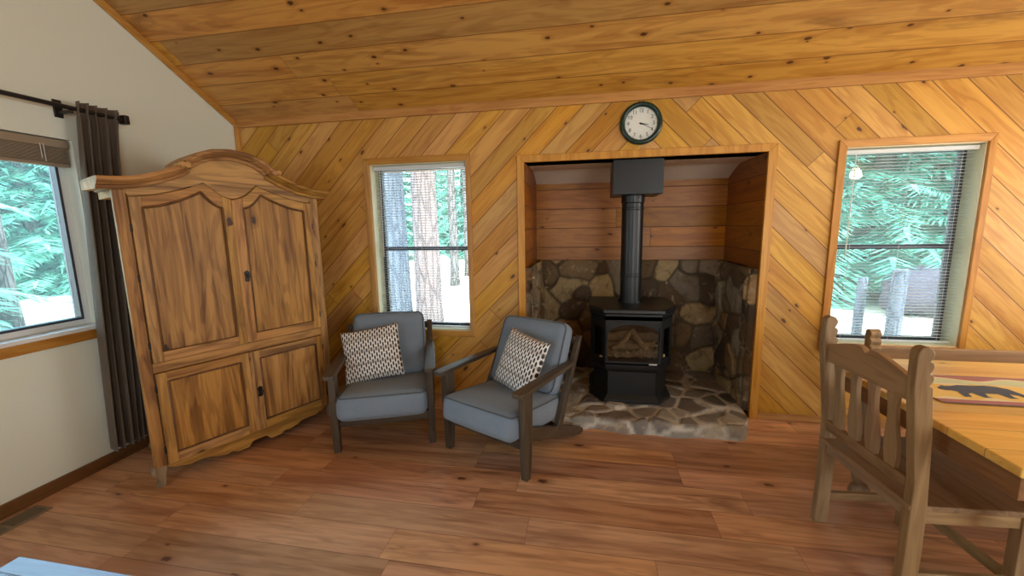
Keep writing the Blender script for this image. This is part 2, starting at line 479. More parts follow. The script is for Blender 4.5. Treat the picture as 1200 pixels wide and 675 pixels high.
m.prism([(-.543, 2.052), (-.487, 1.998), (1.256, 1.998), (1.314, 2.052)], 'y', D - .022, D)
m2 = m.build('trim_4', W('trim', 'z'), bevel=.003); struct(m2)
# niche
YN = 4.06
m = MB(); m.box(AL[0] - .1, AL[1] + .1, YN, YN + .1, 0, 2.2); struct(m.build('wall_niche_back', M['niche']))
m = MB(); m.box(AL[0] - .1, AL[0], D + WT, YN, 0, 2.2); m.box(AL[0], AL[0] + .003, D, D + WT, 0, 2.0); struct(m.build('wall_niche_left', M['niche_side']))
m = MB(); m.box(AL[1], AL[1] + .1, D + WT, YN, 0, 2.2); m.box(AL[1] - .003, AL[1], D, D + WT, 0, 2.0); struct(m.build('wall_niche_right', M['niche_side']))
m = MB(); cv = [(D + .02, 2.0), (3.78, 2.0)]
for i in range(1, 7):
    a = i / 6; cv.append((3.78 + (YN - 3.78) * a, 2.0 - .092 * a ** 1.25))
m.prism(cv + [(YN, 2.25), (D + .02, 2.25)], 'x', AL[0] + .001, AL[1] - .001)
struct(m.build('ceiling_niche', plain('niche plaster', (228, 218, 200), .8, .2)))

# ------------------------------------------------------------------ windows
def back_window(name, x0, x1, z0, z1, zm, low):
    root = empty(name, (0, 0, 0)); struct(root)
    c = .05; q = MB()
    o0, o1, p0, p1 = x0 - c, x1 + c * .8, z0 - c, z1 + c
    ya, yb = D - .02, D - .0005
    q.prism([(o0, p0), (x0, z0), (x0, z1), (o0, p1)], 'y', ya, yb); q.prism([(x1, z0), (o1, p0), (o1, p1), (x1, z1)], 'y', ya, yb)
    q.build('casing', W('trim', 'z'), root, bevel=.003)
    q = MB(); q.prism([(o0, p1), (x0, z1), (x1, z1), (o1, p1)], 'y', ya, yb); q.prism([(o0, p0), (o1, p0), (x1, z0), (x0, z0)], 'y', ya, yb)
    q.build('casing', W('trim', 'x'), root, bevel=.003)
    t = .006; yj0, yj1 = D, D + .17
    q = MB(); q.box(x0, x0 + t, yj0, yj1, z0, z1); q.box(x1 - t, x1, yj0, yj1, z0, z1); q.box(x0 + t, x1 - t, yj0, yj1, z1 - t, z1); q.box(x0 + t, x1 - t, yj0, yj1, z0, z0 + t)
    q.build('jamb', M['ivory'], root)
    fx0, fx1, fz0, fz1 = x0 + t, x1 - t, z0 + t, z1 - t; f = .03
    q = MB(); y0, y1 = D + .13, D + .175
    q.box(fx0, fx0 + f, y0, y1, fz0, fz1); q.box(fx1 - f, fx1, y0, y1, fz0, fz1); q.box(fx0 + f, fx1 - f, y0, y1, fz0, fz0 + f); q.box(fx0 + f, fx1 - f, y0, y1, fz1 - f, fz1)
    q.build('sash_frame', M['bronze'], root, bevel=.003)
    q = MB(); q.box(fx0 + f, fx1 - f, y0 + .006, y1 - .006, zm - .016, zm + .016); q.build('meeting_rail', M['bronze'], root, bevel=.002)
    for a, b in ((fz0 + f, zm - .016), (zm + .016, fz1 - f)):
        q = MB(); q.box(fx0 + f, fx1 - f, y0 + .02, y0 + .024, a, b); q.build('pane', M['glass'], root)
    return root
window_n = back_window('window_2', *W1, 1.325, .6)
window_r = back_window('window_3', *W2, 1.315, .6)
def mini_blind(x0, x1, z0, z1, label, nm):
    root = empty('mini_blind', ((x0 + x1) / 2, D + .045, z0)); tag(root, label, 'blind', None)
    w = (x1 - x0) / 2 - .012; h = z1 - z0
    q = MB(); q.box(-w, w, -.02, .02, h - .036, h - .009); q.build('headrail', M['slat'], root, bevel=.003)
    q = MB(); n = int((h - .075) / .0215)
    for i in range(n):
        zc = h - .055 - i * .0215; P = []
        for k in range(5):
            a = -1 + k / 2; P.append([(-w + .003, a * .0122, zc + .0018 * (1 - a * a) - a * .0008), (w - .003, a * .0122, zc + .0018 * (1 - a * a) - a * .0008)])
        q.grid(P)
    sl = q.build('slats', M['slat'], root, smooth=True, solid=.0005)
    q = MB(); q.box(-w + .002, w - .002, -.012, .012, .012, .026); q.build('bottom_rail', M['slat'], root, bevel=.003)
    for a in (-.78, 0, .78):
        q = MB(); q.tube([(a * w, -.0135, h - .03), (a * w, -.0135, .02)], .0009, 6); q.build('ladder_cord', M['cordm'], root)
    q = MB(); q.tube([(-w + .06, -.026, h - .04), (-w + .055, -.03, h * .45)], .0035, 8); q.build('tilt_wand', M['cordm'], root)
    return root
mini_blind(W1[0] + .006, W1[1] - .006, W1[2] + .006, W1[3] - .006, 'open white mini blind in the narrow window behind the armchairs', 1)
mini_blind(W2[0] + .006, W2[1] - .006, W2[2] + .006, W2[3] - .006, 'open white mini blind in the window above the dining table', 2)

# left window (drywall return, vinyl frame, timber apron)
root = empty('window_1'); struct(root)
q = MB(); y0, y1, z0, z1 = LW
f = .035; xa, xb = XL - .15, XL - .09
q.box(xa, xb, y0, y0 + f, z0, z1); q.box(xa, xb, y1 - f, y1, z0, z1); q.box(xa, xb, y0 + f, y1 - f, z0, z0 + f); q.box(xa, xb, y0 + f, y1 - f, z1 - f, z1)
q.box(xa, xb, 1.12, 1.16, z0 + f, z1 - f)
q.build('frame', M['vinyl'], root, bevel=.004)
q = MB(); g = .014
for a, b in ((y0 + f, 1.12), (1.16, y1 - f)):
    q.box(xa + .01, xb + .004, a, a + g, z0 + f, z1 - f); q.box(xa + .01, xb + .004, b - g, b, z0 + f, z1 - f); q.box(xa + .01, xb + .004, a + g, b - g, z0 + f, z0 + f + g); q.box(xa + .01, xb + .004, a + g, b - g, z1 - f - g, z1 - f)
q.build('gasket', M['bronze'], root)
for a, b in ((y0 + f + g, 1.12 - g), (1.16 + g, y1 - f - g)):
    q = MB(); q.box(xa + .025, xa + .029, a, b, z0 + f + g, z1 - f - g); q.build('pane', M['glass'], root)
q = MB(); q.box(XL - .09, XL + .03, y0 - .04, y1 + .02, z0 - .022, z0 + .002); q.build('sill', M['vinyl'], root, bevel=.004)
q = MB(); q.box(XL + .0005, XL + .02, y0 - .04, y1 + .02, .847, z0 - .022); q.build('apron', W('trim', 'y'), root, bevel=.003)
# its raised slat blind
root = empty('slat_blind', (XL - .045, (y0 + y1) / 2, 1.9)); tag(root, 'taupe slat blind pulled up at the head of the left window', 'blind')
hw = (y1 - y0) / 2 - .012
q = MB(); q.box(-.035, .035, -hw, hw, .108, .155); q.build('valance', M['tan'], root, bevel=.004)
q = MB()
for i in range(14): q.box(-.026 + .002 * (i % 2), .026 + .002 * (i % 2), -hw + .004, hw - .004, .022 + i * .0062, .0255 + i * .0062)
q.build('slats', M['tan'], root)
q = MB(); q.box(-.026, .026, -hw + .003, hw - .003, 0, .019); q.build('bottom_rail', M['tan'], root, bevel=.003)
q = MB(); q.tube([(.036, hw - .12, .12), (.037, hw - .12, .02)], .0016, 6); q.tube([(.036, hw - .135, .12), (.037, hw - .135, .035)], .0016, 6); q.build('lift_cord', M['cordm'], root)

# curtain rod and curtain
root = empty('curtain_rod', (XL, 1.2, 2.23)); tag(root, 'black curtain rod with square finial over the left window', 'curtain rod')
q = MB(); q.tube([(.095, -1.15, 0), (.095, 1.06, 0)], .0125, 14); q.build('rod', M['rodblack'], root, smooth=False)
q = MB(); q.box(.068, .122, 1.06, 1.092, -.028, .028); q.build('finial', M['rodblack'], root, bevel=.006)
q = MB(); q.box(.001, .012, .77, .81, -.05, .05); q.box(.012, .11, .782, .798, -.03, -.014); q.build('bracket', M['rodblack'], root, bevel=.002)
q = MB()
nt, nz = 170, 40; P = []
zt, zb = .045, -2.105
for j in range(nz + 1):
    a = j / nz; row = []
    zz = zt + (zb - zt) * a
    ya = .815 - .10 * a ** .8; yb = 1.055 - .145 * a ** .7
    for i in range(nt + 1):
        s = i / nt
        amp = .024 + .018 * min(1, a * 2.5)
        if abs(zz) < .03: amp = .017
        ph = 2 * PI * (5.0 * s + .12 * math.sin(5 * s + 2 * a)) + .8 * a
        x = .095 + amp * math.sin(ph) + .006 * math.sin(9 * s + 4 * a)
        y = ya + (yb - ya) * s + .010 * math.cos(ph) * (1 - .3 * a)
        row.append((x, y, zz - .006 * math.sin(ph) * (a > .9)))
    P.append(row)
q.grid(P)
cur = q.build('curtain', M['curtain'], None, smooth=True, solid=.004); cur.location = (XL, 1.2, 2.23)
tag(cur, 'long taupe curtain gathered beside the left window', 'curtain')

# ------------------------------------------------------------------ floor register
root = empty('floor_vent', (-2.955, 1.39, 0)); tag(root, 'bronze metal floor register beside the left wall', 'vent')
q = MB(); a, b = .058, .158
q.box(-a, -a + .012, -b, b, 0, .006); q.box(a - .012, a, -b, b, 0, .006); q.box(-a + .012, a - .012, -b, -b + .012, 0, .006); q.box(-a + .012, a - .012, b - .012, b, 0, .006); q.box(-a + .012, a - .012, -.008, .008, 0, .006)
q.build('frame', M['ventmetal'], root, bevel=.0015)
q = MB()
for k in range(9):
    xx = -a + .018 + k * .0098
    for u0, v0 in ((-b + .012, -.008), (.008, b - .012)): q.box(xx, xx + .0035, u0, v0, .001, .0045)
q.build('louvers', M['ventmetal'], root)
q = MB(); q.box(-a + .012, a - .012, -b + .012, b - .012, .0003, .001); q.build('duct', M['ventdark'], root)

# ------------------------------------------------------------------ stonework of the niche
def vnoise(x, y, seed):
    r = np.random.RandomState(seed); out = np.zeros_like(x)
    for f_, a_ in ((7, 1.0), (15, .5), (33, .25)):
        for _ in range(4):
            d = r.rand(2) * 2 * PI; k = r.randn(2) * f_
            out += a_ * .35 * np.sin(k[0] * x + k[1] * y + d[0])
    return out
PALETTE = [(138, 112, 76), (154, 128, 88), (96, 76, 52), (124, 112, 92), (144, 132, 108), (84, 70, 54), (164, 142, 100), (112, 92, 64)]
HPAL = [(140, 138, 130), (156, 152, 142), (122, 118, 112), (136, 126, 114), (108, 106, 104), (164, 158, 144)]
def stones(U, V, seed, cell, pal, mortar=(150, 144, 128), relief=.035, gap=.02):
    """U,V arrays -> relief height and colour of rubble masonry"""
    r = np.random.RandomState(seed)
    u0, u1, v0, v1 = U.min(), U.max(), V.min(), V.max()
    pts = []
    nu = max(2, int((u1 - u0) / cell) + 2); nv = max(2, int((v1 - v0) / cell) + 2)
    for i in range(-1, nu + 1):
        for j in range(-1, nv + 1):
            pts.append((u0 + (i + .5 + r.uniform(-.46, .46) + .5 * (j % 2)) * cell, v0 + (j + .5 + r.uniform(-.42, .42)) * cell))
    pts = np.array(pts); st = np.exp(r.uniform(-.38, .38, len(pts))); th = r.uniform(0, PI, len(pts)); wt = r.uniform(-.035, .05, len(pts)) * cell / .2
    x = U + .016 * vnoise(U, V, seed + 1); y = V + .016 * vnoise(U, V, seed + 2)
    d1 = np.full(U.shape, 9.0); d2 = np.full(U.shape, 9.0); idx = np.zeros(U.shape, int)
    for k, (px, py) in enumerate(pts):
        dx, dy = x - px, y - py
        a = dx * math.cos(th[k]) + dy * math.sin(th[k]); b = -dx * math.sin(th[k]) + dy * math.cos(th[k])
        d = np.sqrt((a * st[k]) ** 2 + (b / st[k]) ** 2) - wt[k]
        nw = d < d1
        d2 = np.where(nw, d1, np.minimum(d2, d)); idx = np.where(nw, k, idx); d1 = np.where(nw, d, d1)
    e = (d2 - d1)
    mk = np.clip((e - gap * .35) / gap, 0, 1); mk = mk * mk * (3 - 2 * mk)
    lift = r.uniform(.55, 1.0, len(pts))[idx]
    tilt = (r.uniform(-1, 1, len(pts))[idx] * (x - pts[idx, 0]) + r.uniform(-1, 1, len(pts))[idx] * (y - pts[idx, 1])) * .12
    hgt = relief * mk * (lift * (.75 + .25 * np.clip(e / .08, 0, 1)) + .12 * vnoise(U * 2.3, V * 2.3, seed + 3)) + tilt * mk
    pc = np.array([lin(pal[k])[:3] for k in r.randint(0, len(pal), len(pts))]); pc *= r.uniform(.8, 1.2, (len(pts), 1))
    mc = np.array(lin(mortar)[:3])
    c = mk[..., None] * pc[idx] + (1 - mk[..., None]) * mc
    return hgt, np.clip(c, 0, 1)
def set_colour(o, c):
    at = o.data.color_attributes.new('stone', 'FLOAT_COLOR', 'POINT')
    buf = np.ones((len(o.data.vertices), 4)); c = c.reshape(-1, 3); buf[:len(c), :3] = c
    if len(c) < len(buf): buf[len(c):, :3] = c.mean(0)
    at.data.foreach_set('color', buf.ravel())
ZS = 1.168
def veneer(name, n, m_, fn, ulen, seed, label, base, back):
    """stone sheet; fn(u,v,h)->point, back(u,v)->point behind. closed round its rim"""
    us = np.linspace(0, ulen, n); vs = np.linspace(base, ZS, m_)
    U, V = np.meshgrid(us, vs, indexing='ij')
    h, c = stones(U, V, seed, .235, PALETTE, mortar=(88, 74, 56))
    edge = np.minimum(np.minimum(U, ulen - U), ZS - V)
    h = .028 + h * np.clip(edge / .02 + .4, 0, 1) + .012
    P = [[fn(U[i, j], V[i, j], h[i, j]) for j in range(m_)] for i in range(n)]
    q = MB(); q.grid(P)
    # rim
    rim = [(i, 0) for i in range(n)] + [(n - 1, j) for j in range(1, m_)] + [(i, m_ - 1) for i in range(n - 2, -1, -1)] + [(0, j) for j in range(m_ - 2, 0, -1)]
    b0 = len(q.v)
    cols = [c[i, j] for i in range(n) for j in range(m_)]
    for i, j in rim:
        q.v.append(tuple(back(U[i, j], V[i, j]))); cols.append(c[i, j])
    k = len(rim)
    for a in range(k):
        i, j = rim[a]; i2, j2 = rim[(a + 1) % k]
        q.f.append((i * m_ + j, b0 + a, b0 + (a + 1) % k, i2 * m_ + j2)); q.m.append(0)
    o = q.build(name, M['stone'], None, smooth=True)
    set_colour(o, np.array(cols)); struct(o); return o
yl = YN - .001
veneer('wall_stone_back', 150, 100, lambda u, v, h: (AL[0] + .002 + u, yl - h, v), AL[1] - AL[0] - .004, 21, '', .05, lambda u, v: (AL[0] + .002 + u, yl, v))
veneer('wall_stone_left', 80, 110, lambda u, v, h: (AL[0] + .001 + h, D + .012 + u, v), yl - D - .06, 34, '', .05, lambda u, v: (AL[0] + .001, D + .012 + u, v))
veneer('wall_stone_right', 80, 110, lambda u, v, h: (AL[1] - .001 - h, D + .012 + u, v), yl - D - .06, 47, '', .05, lambda u, v: (AL[1] - .001, D + .012 + u, v))
# raised flagstone hearth
HZ = .085
nx, ny = 190, 130
xs = np.linspace(-.52, 1.20, nx); HX, _ = np.meshgrid(xs, np.zeros(ny), indexing='ij')
def yfront(x):
    b = 2.868 + .012 * np.sin(x * 7 + 1) + .008 * np.sin(x * 17)
    rt = np.clip((x - 1.04) / .16, 0, 1); lf = np.clip((-.40 - x) / .12, 0, 1)
    return b + .33 * (1 - np.sqrt(np.clip(1 - rt ** 2, 0, 1))) + .2 * (1 - np.sqrt(np.clip(1 - lf ** 2, 0, 1)))
tt = np.concatenate([[0, 0, 0, 0], np.linspace(0, 1, ny - 4)])
YF = yfront(xs); HY = np.zeros((nx, ny)); HB = np.zeros((nx, ny))
prof_y = [0, .004, .010, .020, .034]; prof_z = [0, .35, .62, .85, .96]
for j in range(ny):
    if j < 5: HY[:, j] = YF + prof_y[j]; HB[:, j] = prof_z[j]
    else: HY[:, j] = (YF + .034) + (j - 4) / (ny - 5) * (YN - .03 - YF - .034); HB[:, j] = 1
arc = HY.copy(); arc[:, :5] -= np.array([.1, .066, .04, .018, 0])[None, :]
hh, cc = stones(HX, arc, 63, .2, HPAL, mortar=(196, 194, 184), relief=.016, gap=.03)
HZv = HB * HZ + hh * np.clip(HB * 1.2, 0, 1) - .008 * (HB >= 1)
HYv = HY - hh * (HB < .9) * .7
q = MB(); q.grid([[(HX[i, j], HYv[i, j], max(0.0, HZv[i, j])) for j in range(ny)] for i in range(nx)])
hearth = q.build('hearth', M['flag'], None, smooth=True); set_colour(hearth, cc)
tag(hearth, 'low grey flagstone hearth under the black stove', 'hearth')

# ------------------------------------------------------------------ stove
st = empty('gas_stove', (.365, 3.17, HZ)); tag(st, 'black freestanding fireplace stove with flue on the stone hearth', 'stove')
def oct_(fh, fy, sh, syy, by): return [(-fh, fy), (fh, fy), (sh, syy), (sh, by), (-sh, by), (-sh, syy)]
zo = -HZ
q = MB()
def loft(mb, rings):
    n = len(rings[0][0]); vs = []
    for poly, z in rings: vs += [(p[0], p[1], z) for p in poly]
    fs = [tuple(range(n))[::-1], tuple(range((len(rings) - 1) * n, len(rings) * n))]
    for i in range(len(rings) - 1):
        for k in range(n): fs.append((i * n + k, i * n + (k + 1) % n, (i + 1) * n + (k + 1) % n, (i + 1) * n + k))
    mb.add(vs, fs)
A = oct_(.212, 0, .326, .165, .56); B = oct_(.186, .03, .292, .18, .55); C = oct_(.184, .03, .285, .175, .55); E_ = oct_(.206, .012, .315, .17, .55)
loft(q, [(A, zo + .095), (A, zo + .115), (B, zo + .155)])
q.build('base', M['blackmetal'], st, bevel=.003)
q = MB(); loft(q, [(C, zo + .150), (C, zo + .345)]); q.build('pedestal', M['blackmetal'], st, bevel=.003)
q = MB(); loft(q, [(C, zo + .343), (E_, zo + .372), (E_, zo + .41)]); q.build('ledge', M['blackmetal'], st, bevel=.003)
# hollow firebox: top/bottom plates, back, sides, front with an arched opening, angled bays with windows
zb0, zb1 = zo + .41, zo + .80
q = MB(); bp = oct_(.212, .004, .317, .168, .55)
q.prism(bp, 'z', zb0, zb0 + .012); q.prism(bp, 'z', zb1 - .03, zb1)
q.box(-.317, .317, .53, .55, zb0, zb1); q.box(-.317, -.309, .168, .53, zb0, zb1); q.box(.309, .317, .168, .53, zb0, zb1)
# front plate with arch hole
ring_o, ring_i = [], []
n = 28
ax0, ax1, az0, azs, azt = -.190, .190, zo + .440, zo + .655, zo + .735
for k in range(n + 1):
    a = PI * k / n; x_ = ax1 * math.cos(a); z_ = azs + (azt - azs) * math.sin(a) ** .9 if 0 < k < n else azs
    ring_i.append((x_, z_))
ring_i += [(ax0, az0), (ax1, az0)]
def outer(p):
    x_, z_ = p
    if z_ <= az0: return ((-.212 if x_ < 0 else .212), zb0)
    f_ = max(abs(x_) / .212, 1e-6); zz = zb1
    return (x_ * 1.115 if abs(x_) < .19 - 1e-6 else math.copysign(.212, x_), zz if abs(x_) < .19 - 1e-6 else zo + .70)
ring_o = [outer(p) for p in ring_i]
k0 = len(ring_i); vs = []
for yy in (.004, .016):
    vs += [(p[0], yy, p[1]) for p in ring_i] + [(p[0], yy, p[1]) for p in ring_o]
fs = []
for k in range(k0):
    k2 = (k + 1) % k0
    fs.append((k, k2, k0 + k2, k0 + k)); fs.append((2 * k0 + k, 3 * k0 + k, 3 * k0 + k2, 2 * k0 + k2)); fs.append((k, 2 * k0 + k, 2 * k0 + k2, k2))
q.add(vs, fs)
for sx in (-1, 1):      # corner fill pieces at the shoulders of the arch plate
    q.prism([(sx * .212, zo + .70), (sx * .212, zb1), (sx * .205, zb1)], 'y', .004, .016)
    p0, p1 = Vector((sx * .212, .004, 0)), Vector((sx * .317, .168, 0)); t_ = (p1 - p0)
    for a, b, z0_, z1_ in ((0, .2, zb0, zb1), (.8, 1, zb0, zb1), (.2, .8, zb0, zo + .455), (.2, .8, zo + .70, zb1)):
        A_, B_ = p0 + t_ * a, p0 + t_ * b; nn = Vector((-t_.y, t_.x, 0)).normalized() * .008 * (1 if sx > 0 else -1)
        q.add([A_ + Vector((0, 0, z0_)), B_ + Vector((0, 0, z0_)), B_ + Vector((0, 0, z1_)), A_ + Vector((0, 0, z1_)),
               A_ + nn + Vector((0, 0, z0_)), B_ + nn + Vector((0, 0, z0_)), B_ + nn + Vector((0, 0, z1_)), A_ + nn + Vector((0, 0, z1_))],
              [(0, 1, 2, 3), (7, 6, 5, 4), (0, 4, 5, 1), (1, 5, 6, 2), (2, 6, 7, 3), (3, 7, 4, 0)])
q.build('firebox', M['blackmetal'], st)
q = MB()
tp = oct_(.212, -.006, .332, .16, .56); tp2 = oct_(.228, -.02, .338, .155, .565)
loft(q, [(tp, zo + .800), (tp, zo + .822), (tp2, zo + .828), (tp2, zo + .850), (oct_(.222, -.012, .330, .158, .56), zo + .862)])
q.build('top_plate', M['blackmetal2'], st, bevel=.004)
q = MB(); q.box(ax0, ax1, .009, .013, az0, azt); q.build('front_glass', M['smoked'], st)
for sx in (-1, 1):
    q = MB(); p0, p1 = Vector((sx * .212, .008, 0)), Vector((sx * .317, .172, 0)); t_ = p1 - p0
    A_, B_ = p0 + t_ * .2, p0 + t_ * .8
    A_.x -= sx * .003; B_.x -= sx * .003
    q.add([A_ + Vector((0, 0, zo + .455)), B_ + Vector((0, 0, zo + .455)), B_ + Vector((0, 0, zo + .70)), A_ + Vector((0, 0, zo + .70))], [(0, 1, 2, 3)])
    q.build('side_glass', M['smoked'], st, solid=.003)
for sx in (-1, 1):
    q = MB(); q.bar((sx * .2, -.004, zo + .44), (sx * .2, -.004, zo + .72), .012, .014, up=(0, 1, 0)); q.build('door_hinge', M['blackmetal'], st, bevel=.003)
# embers and logs
ng = 46; gx = np.linspace(-.25, .25, ng); gy = np.linspace(.03, .42, ng); GX, GY = np.meshgrid(gx, gy, indexing='ij')
gh = zo + .455 + .022 * np.abs(vnoise(GX * 4, GY * 4, 5)) + .05 * (GY - .03) + .012 * RNG.rand(ng, ng)
q = MB(); q.grid([[(GX[i, j], GY[i, j], gh[i, j]) for j in range(ng)] for i in range(ng)])
q.build('ember_bed', plain('ash and ember', (168, 150, 120), .95, .1, 0, .5, 60, .8), st)
lm = plain('ceramic log', (140, 118, 88), .95, .1, 0, .6, 22, .9)
for pts, r0 in (([(-.20, .2, .52), (-.08, .17, .515), (.02, .2, .53)], .03), ([(.2, .22, .525), (.08, .2, .52), (-.03, .17, .51)], .028), ([(-.15, .12, .50), (-.05, .16, .56), (.0, .22, .62)], .02), ([(.12, .12, .50), (.06, .16, .57), (.02, .24, .64)], .02), ([(-.24, .3, .55), (0, .32, .57), (.24, .3, .55)], .042)):
    P_ = []
    for k in range(9):
        a = k / 8
        if a < .5: p = Vector(pts[0]).lerp(Vector(pts[1]), a * 2)
        else: p = Vector(pts[1]).lerp(Vector(pts[2]), a * 2 - 1)
        P_.append((p.x, p.y + .005 * math.sin(k * 2.1), p.z + zo + .005 * math.cos(k * 1.7)))
    q = MB(); q.tube(P_, [r0 * (1 + .12 * math.sin(k * 2.7)) for k in range(9)], 10); q.build('log', lm, st, smooth=True)
q = MB(); q.box(.125, .185, -.003, .010, zo + .418, zo + .429); q.build('badge', M['silver'], st, bevel=.001)
q = MB(); pz0, pz1, py = zo + .86, zo + 1.735, .335
fl = [(.086, pz0), (.086, zo + 1.08), (.0885, zo + 1.085), (.0885, zo + 1.10), (.086, zo + 1.105), (.086, zo + 1.62), (.0885, zo + 1.625), (.0885, zo + 1.638), (.086, zo + 1.643), (.086, zo + 1.675), (.092, zo + 1.68), (.092, pz1)]
q.lathe([(.10, pz0), (.10, pz0 + .02)] + fl[0:], 40, 0, Matrix.Translation((.005, py, 0))); q.build('flue_pipe', M['blackmetal2'], st, smooth=False, bevel=.001, seg=1)
for p in st.children: pass
q = MB(); q.box(-.168, .205, .14, .53, zo + 1.735, zo + 2.0 - .002); q.build('flue_box', M['blackmetal2'], st, bevel=.004)

# ------------------------------------------------------------------ wall clock
ck = empty('wall_clock', (.385, D, 2.238)); tag(ck, 'round dark green wall clock above the stove niche', 'clock')
RX = Matrix.Rotation(PI / 2, 4, 'X')
q = MB(); prof = [(.118, .008)]
for k in range(13):
    a = PI * (1 - k / 12); prof.append((.133 + .0185 * math.cos(a), .016 + .022 * math.sin(a)))
prof += [(.151, .0)]
q.lathe(prof, 56, 0, RX, False); q.lathe([(.0, .001), (.148, .001)], 56, 0, RX, False); q.build('rim', M['green'], ck, smooth=True)
q = MB(); q.lathe([(.0, .010), (.12, .010)], 48, 0, RX, False); q.build('dial', M['face'], ck)
def text_mesh(s, size, x, y, z):
    cu = bpy.data.curves.new('t', 'FONT'); cu.body = s; cu.size = size; cu.align_x = 'CENTER'; cu.align_y = 'CENTER'; cu.extrude = .0004
    ob = bpy.data.objects.new('t', cu); COL.objects.link(ob)
    dg = bpy.context.evaluated_depsgraph_get(); me = ob.evaluated_get(dg).to_mesh()
    vs = [(v.co.x + x, -v.co.z + y, v.co.y + z) for v in me.vertices]; fs = [tuple(p.vertices) for p in me.polygons]
    ob.evaluated_get(dg).to_mesh_clear(); bpy.data.objects.remove(ob); bpy.data.curves.remove(cu)
    return vs, fs
for k in range(1, 13):
    a = PI / 2 - k * PI / 6; q = MB()
    vs, fs = text_mesh(str(k), .036, .090 * math.cos(a), -.0112, .090 * math.sin(a)); q.add(vs, fs)
    q.build('numeral', M['black'], ck)
q = MB()
for k in range(60):
    a = k * PI / 30; l0 = .108 if k % 5 else .105
    c_, s_ = math.cos(a), math.sin(a)
    q.bar((l0 * c_, -.0112, l0 * s_), (.113 * c_, -.0112, .113 * s_), .0012 if k % 5 else .003, .0006, up=(0, 1, 0))
q.build('minute_track', M['black'], ck)
for nm, deg, ln, wd in (('hour_hand', 101, .055, .008), ('minute_hand', 116, .088, .005)):
    a = PI / 2 - math.radians(deg); q = MB()
    q.bar((-.012 * math.cos(a), -.013, -.012 * math.sin(a)), (ln * math.cos(a), -.013, ln * math.sin(a)), wd, .001, up=(0, 1, 0), w2=wd * .4); q.build(nm, M['black'], ck)
q = MB(); q.lathe([(0, .016), (.006, .015), (.007, .0105)], 16, 0, RX, False); q.build('hub', M['black'], ck)

# ------------------------------------------------------------------ armoire
WA = 1.13; DA = .47
ar = empty('armoire', (-2.477, 1.781, 0), math.atan2(.909, .416))   # local x along the front, y to the back, z up
tag(ar, 'tall rustic pine armoire with arched crown and four panelled doors', 'armoire')
AZ, AX = W('armoire', 'z'), W('armoire', 'x')
tp_ = .09
def trap(d0, d1, z0, z1, mb, inset=0.0):
    a0 = tp_ * d0 / DA; a1 = tp_ * d1 / DA
    mb.prism([(inset + a0, d0), (WA - inset - a0, d0), (WA - inset - a1, d1), (inset + a1, d1)], 'z', z0, z1)
q = MB(); trap(.03, DA, .13, 1.70, q, .004); q.build('carcass', AZ, ar, bevel=.003)
for x0, x1 in ((0, .056), (WA - .056, WA)):
    q = MB(); q.box(x0, x1, 0, .032, .125, 1.735); q.build('stile', AZ, ar, bevel=.004)
q = MB(); q.box(.056, WA - .056, .003, .03, .695, .752); q.build('middle_rail', AX, ar, bevel=.003)
def zb(s):
    """lower edge of the frieze / upper edge of the doors"""
    d = abs(s - .565)
    if d < .145:
        return 1.802 - .092 * math.cos(min(1, d / .145) * PI / 2) ** .9
    a = min(1, (d - .145) / .37)
    return 1.802 - .100 * (1 - (1 - a) ** 1.7)
CROWN = [(-.062, 1.790), (.0, 1.792), (.06, 1.797), (.13, 1.812), (.20, 1.838), (.26, 1.862), (.31, 1.888), (.345, 1.922), (.40, 1.957), (.46, 1.980), (.53, 1.990), (.565, 1.992)]
def zc(s):
    d = abs(s - .565); s2 = .565 - d
    for (a, za), (b, zb_) in zip(CROWN, CROWN[1:]):
        if a <= s2 <= b: return za + (zb_ - za) * (s2 - a) / (b - a)
    return CROWN[0][1] if s2 < CROWN[0][0] else CROWN[-1][1]
ss = [i * WA / 90 for i in range(91)]
def strip(mb, ss_, lo, hi, y0, y1):
    vs = []
    for s_ in ss_:
        for y_ in (y0, y1):
            vs += [(s_, y_, lo(s_)), (s_, y_, hi(s_))]
    fs = []
    for i in range(len(ss_) - 1):
        a, b = i * 4, i * 4 + 4
        fs += [(a, b, b + 1, a + 1), (a + 2, a + 3, b + 3, b + 2), (a, a + 2, b + 2, b), (a + 1, b + 1, b + 3, a + 3)]
    e = (len(ss_) - 1) * 4; fs += [(0, 1, 3, 2), (e, e + 2, e + 3, e + 1)]
    mb.add(vs, fs)
q = MB(); strip(q, [.0 + s_ for s_ in ss], lambda s_: (zb(min(max(s_, .056), WA - .056)) if .056 <= s_ <= WA - .056 else 1.735), lambda s_: zc(s_) - .03, .004, .028)
q.build('frieze', AX, ar, bevel=.002, seg=1)
# crown moulding: a section swept along the curve, projecting; centre arch and two wings with rounded ends
SEC = [(.0, -.058), (-.014, -.055), (-.020, -.040), (-.040, -.034), (-.058, -.022), (-.070, -.016), (-.074, -.004), (-.068, .004), (.0, .006)]
def crown(s0, s1, lift, name, back=.0):
    n_ = 50; P_ = []
    for i in range(n_ + 1):
        s_ = s0 + (s1 - s0) * i / n_
        e = .004
        tz = (zc(s_ + e) - zc(s_ - e)) / (2 * e); l_ = math.hypot(1, tz)
        row = [(s_ - tz / l_ * b_ , a_, zc(s_) + lift + b_ / l_) for a_, b_ in SEC] + [(s_, back + .30, zc(s_) + lift + .004), (s_, back + .30, zc(s_) + lift - .05)]
        row.append(row[0]); P_.append(row)
    mb = MB(); mb.grid(P_)
    n_r = len(P_[0])
    mb.f.append(tuple(range(n_r - 1))); mb.m.append(0)
    e0 = n_ * n_r; mb.f.append(tuple(range(e0, e0 + n_r - 1))[::-1]); mb.m.append(0)
    return mb.build(name, AX, ar, merge=True)
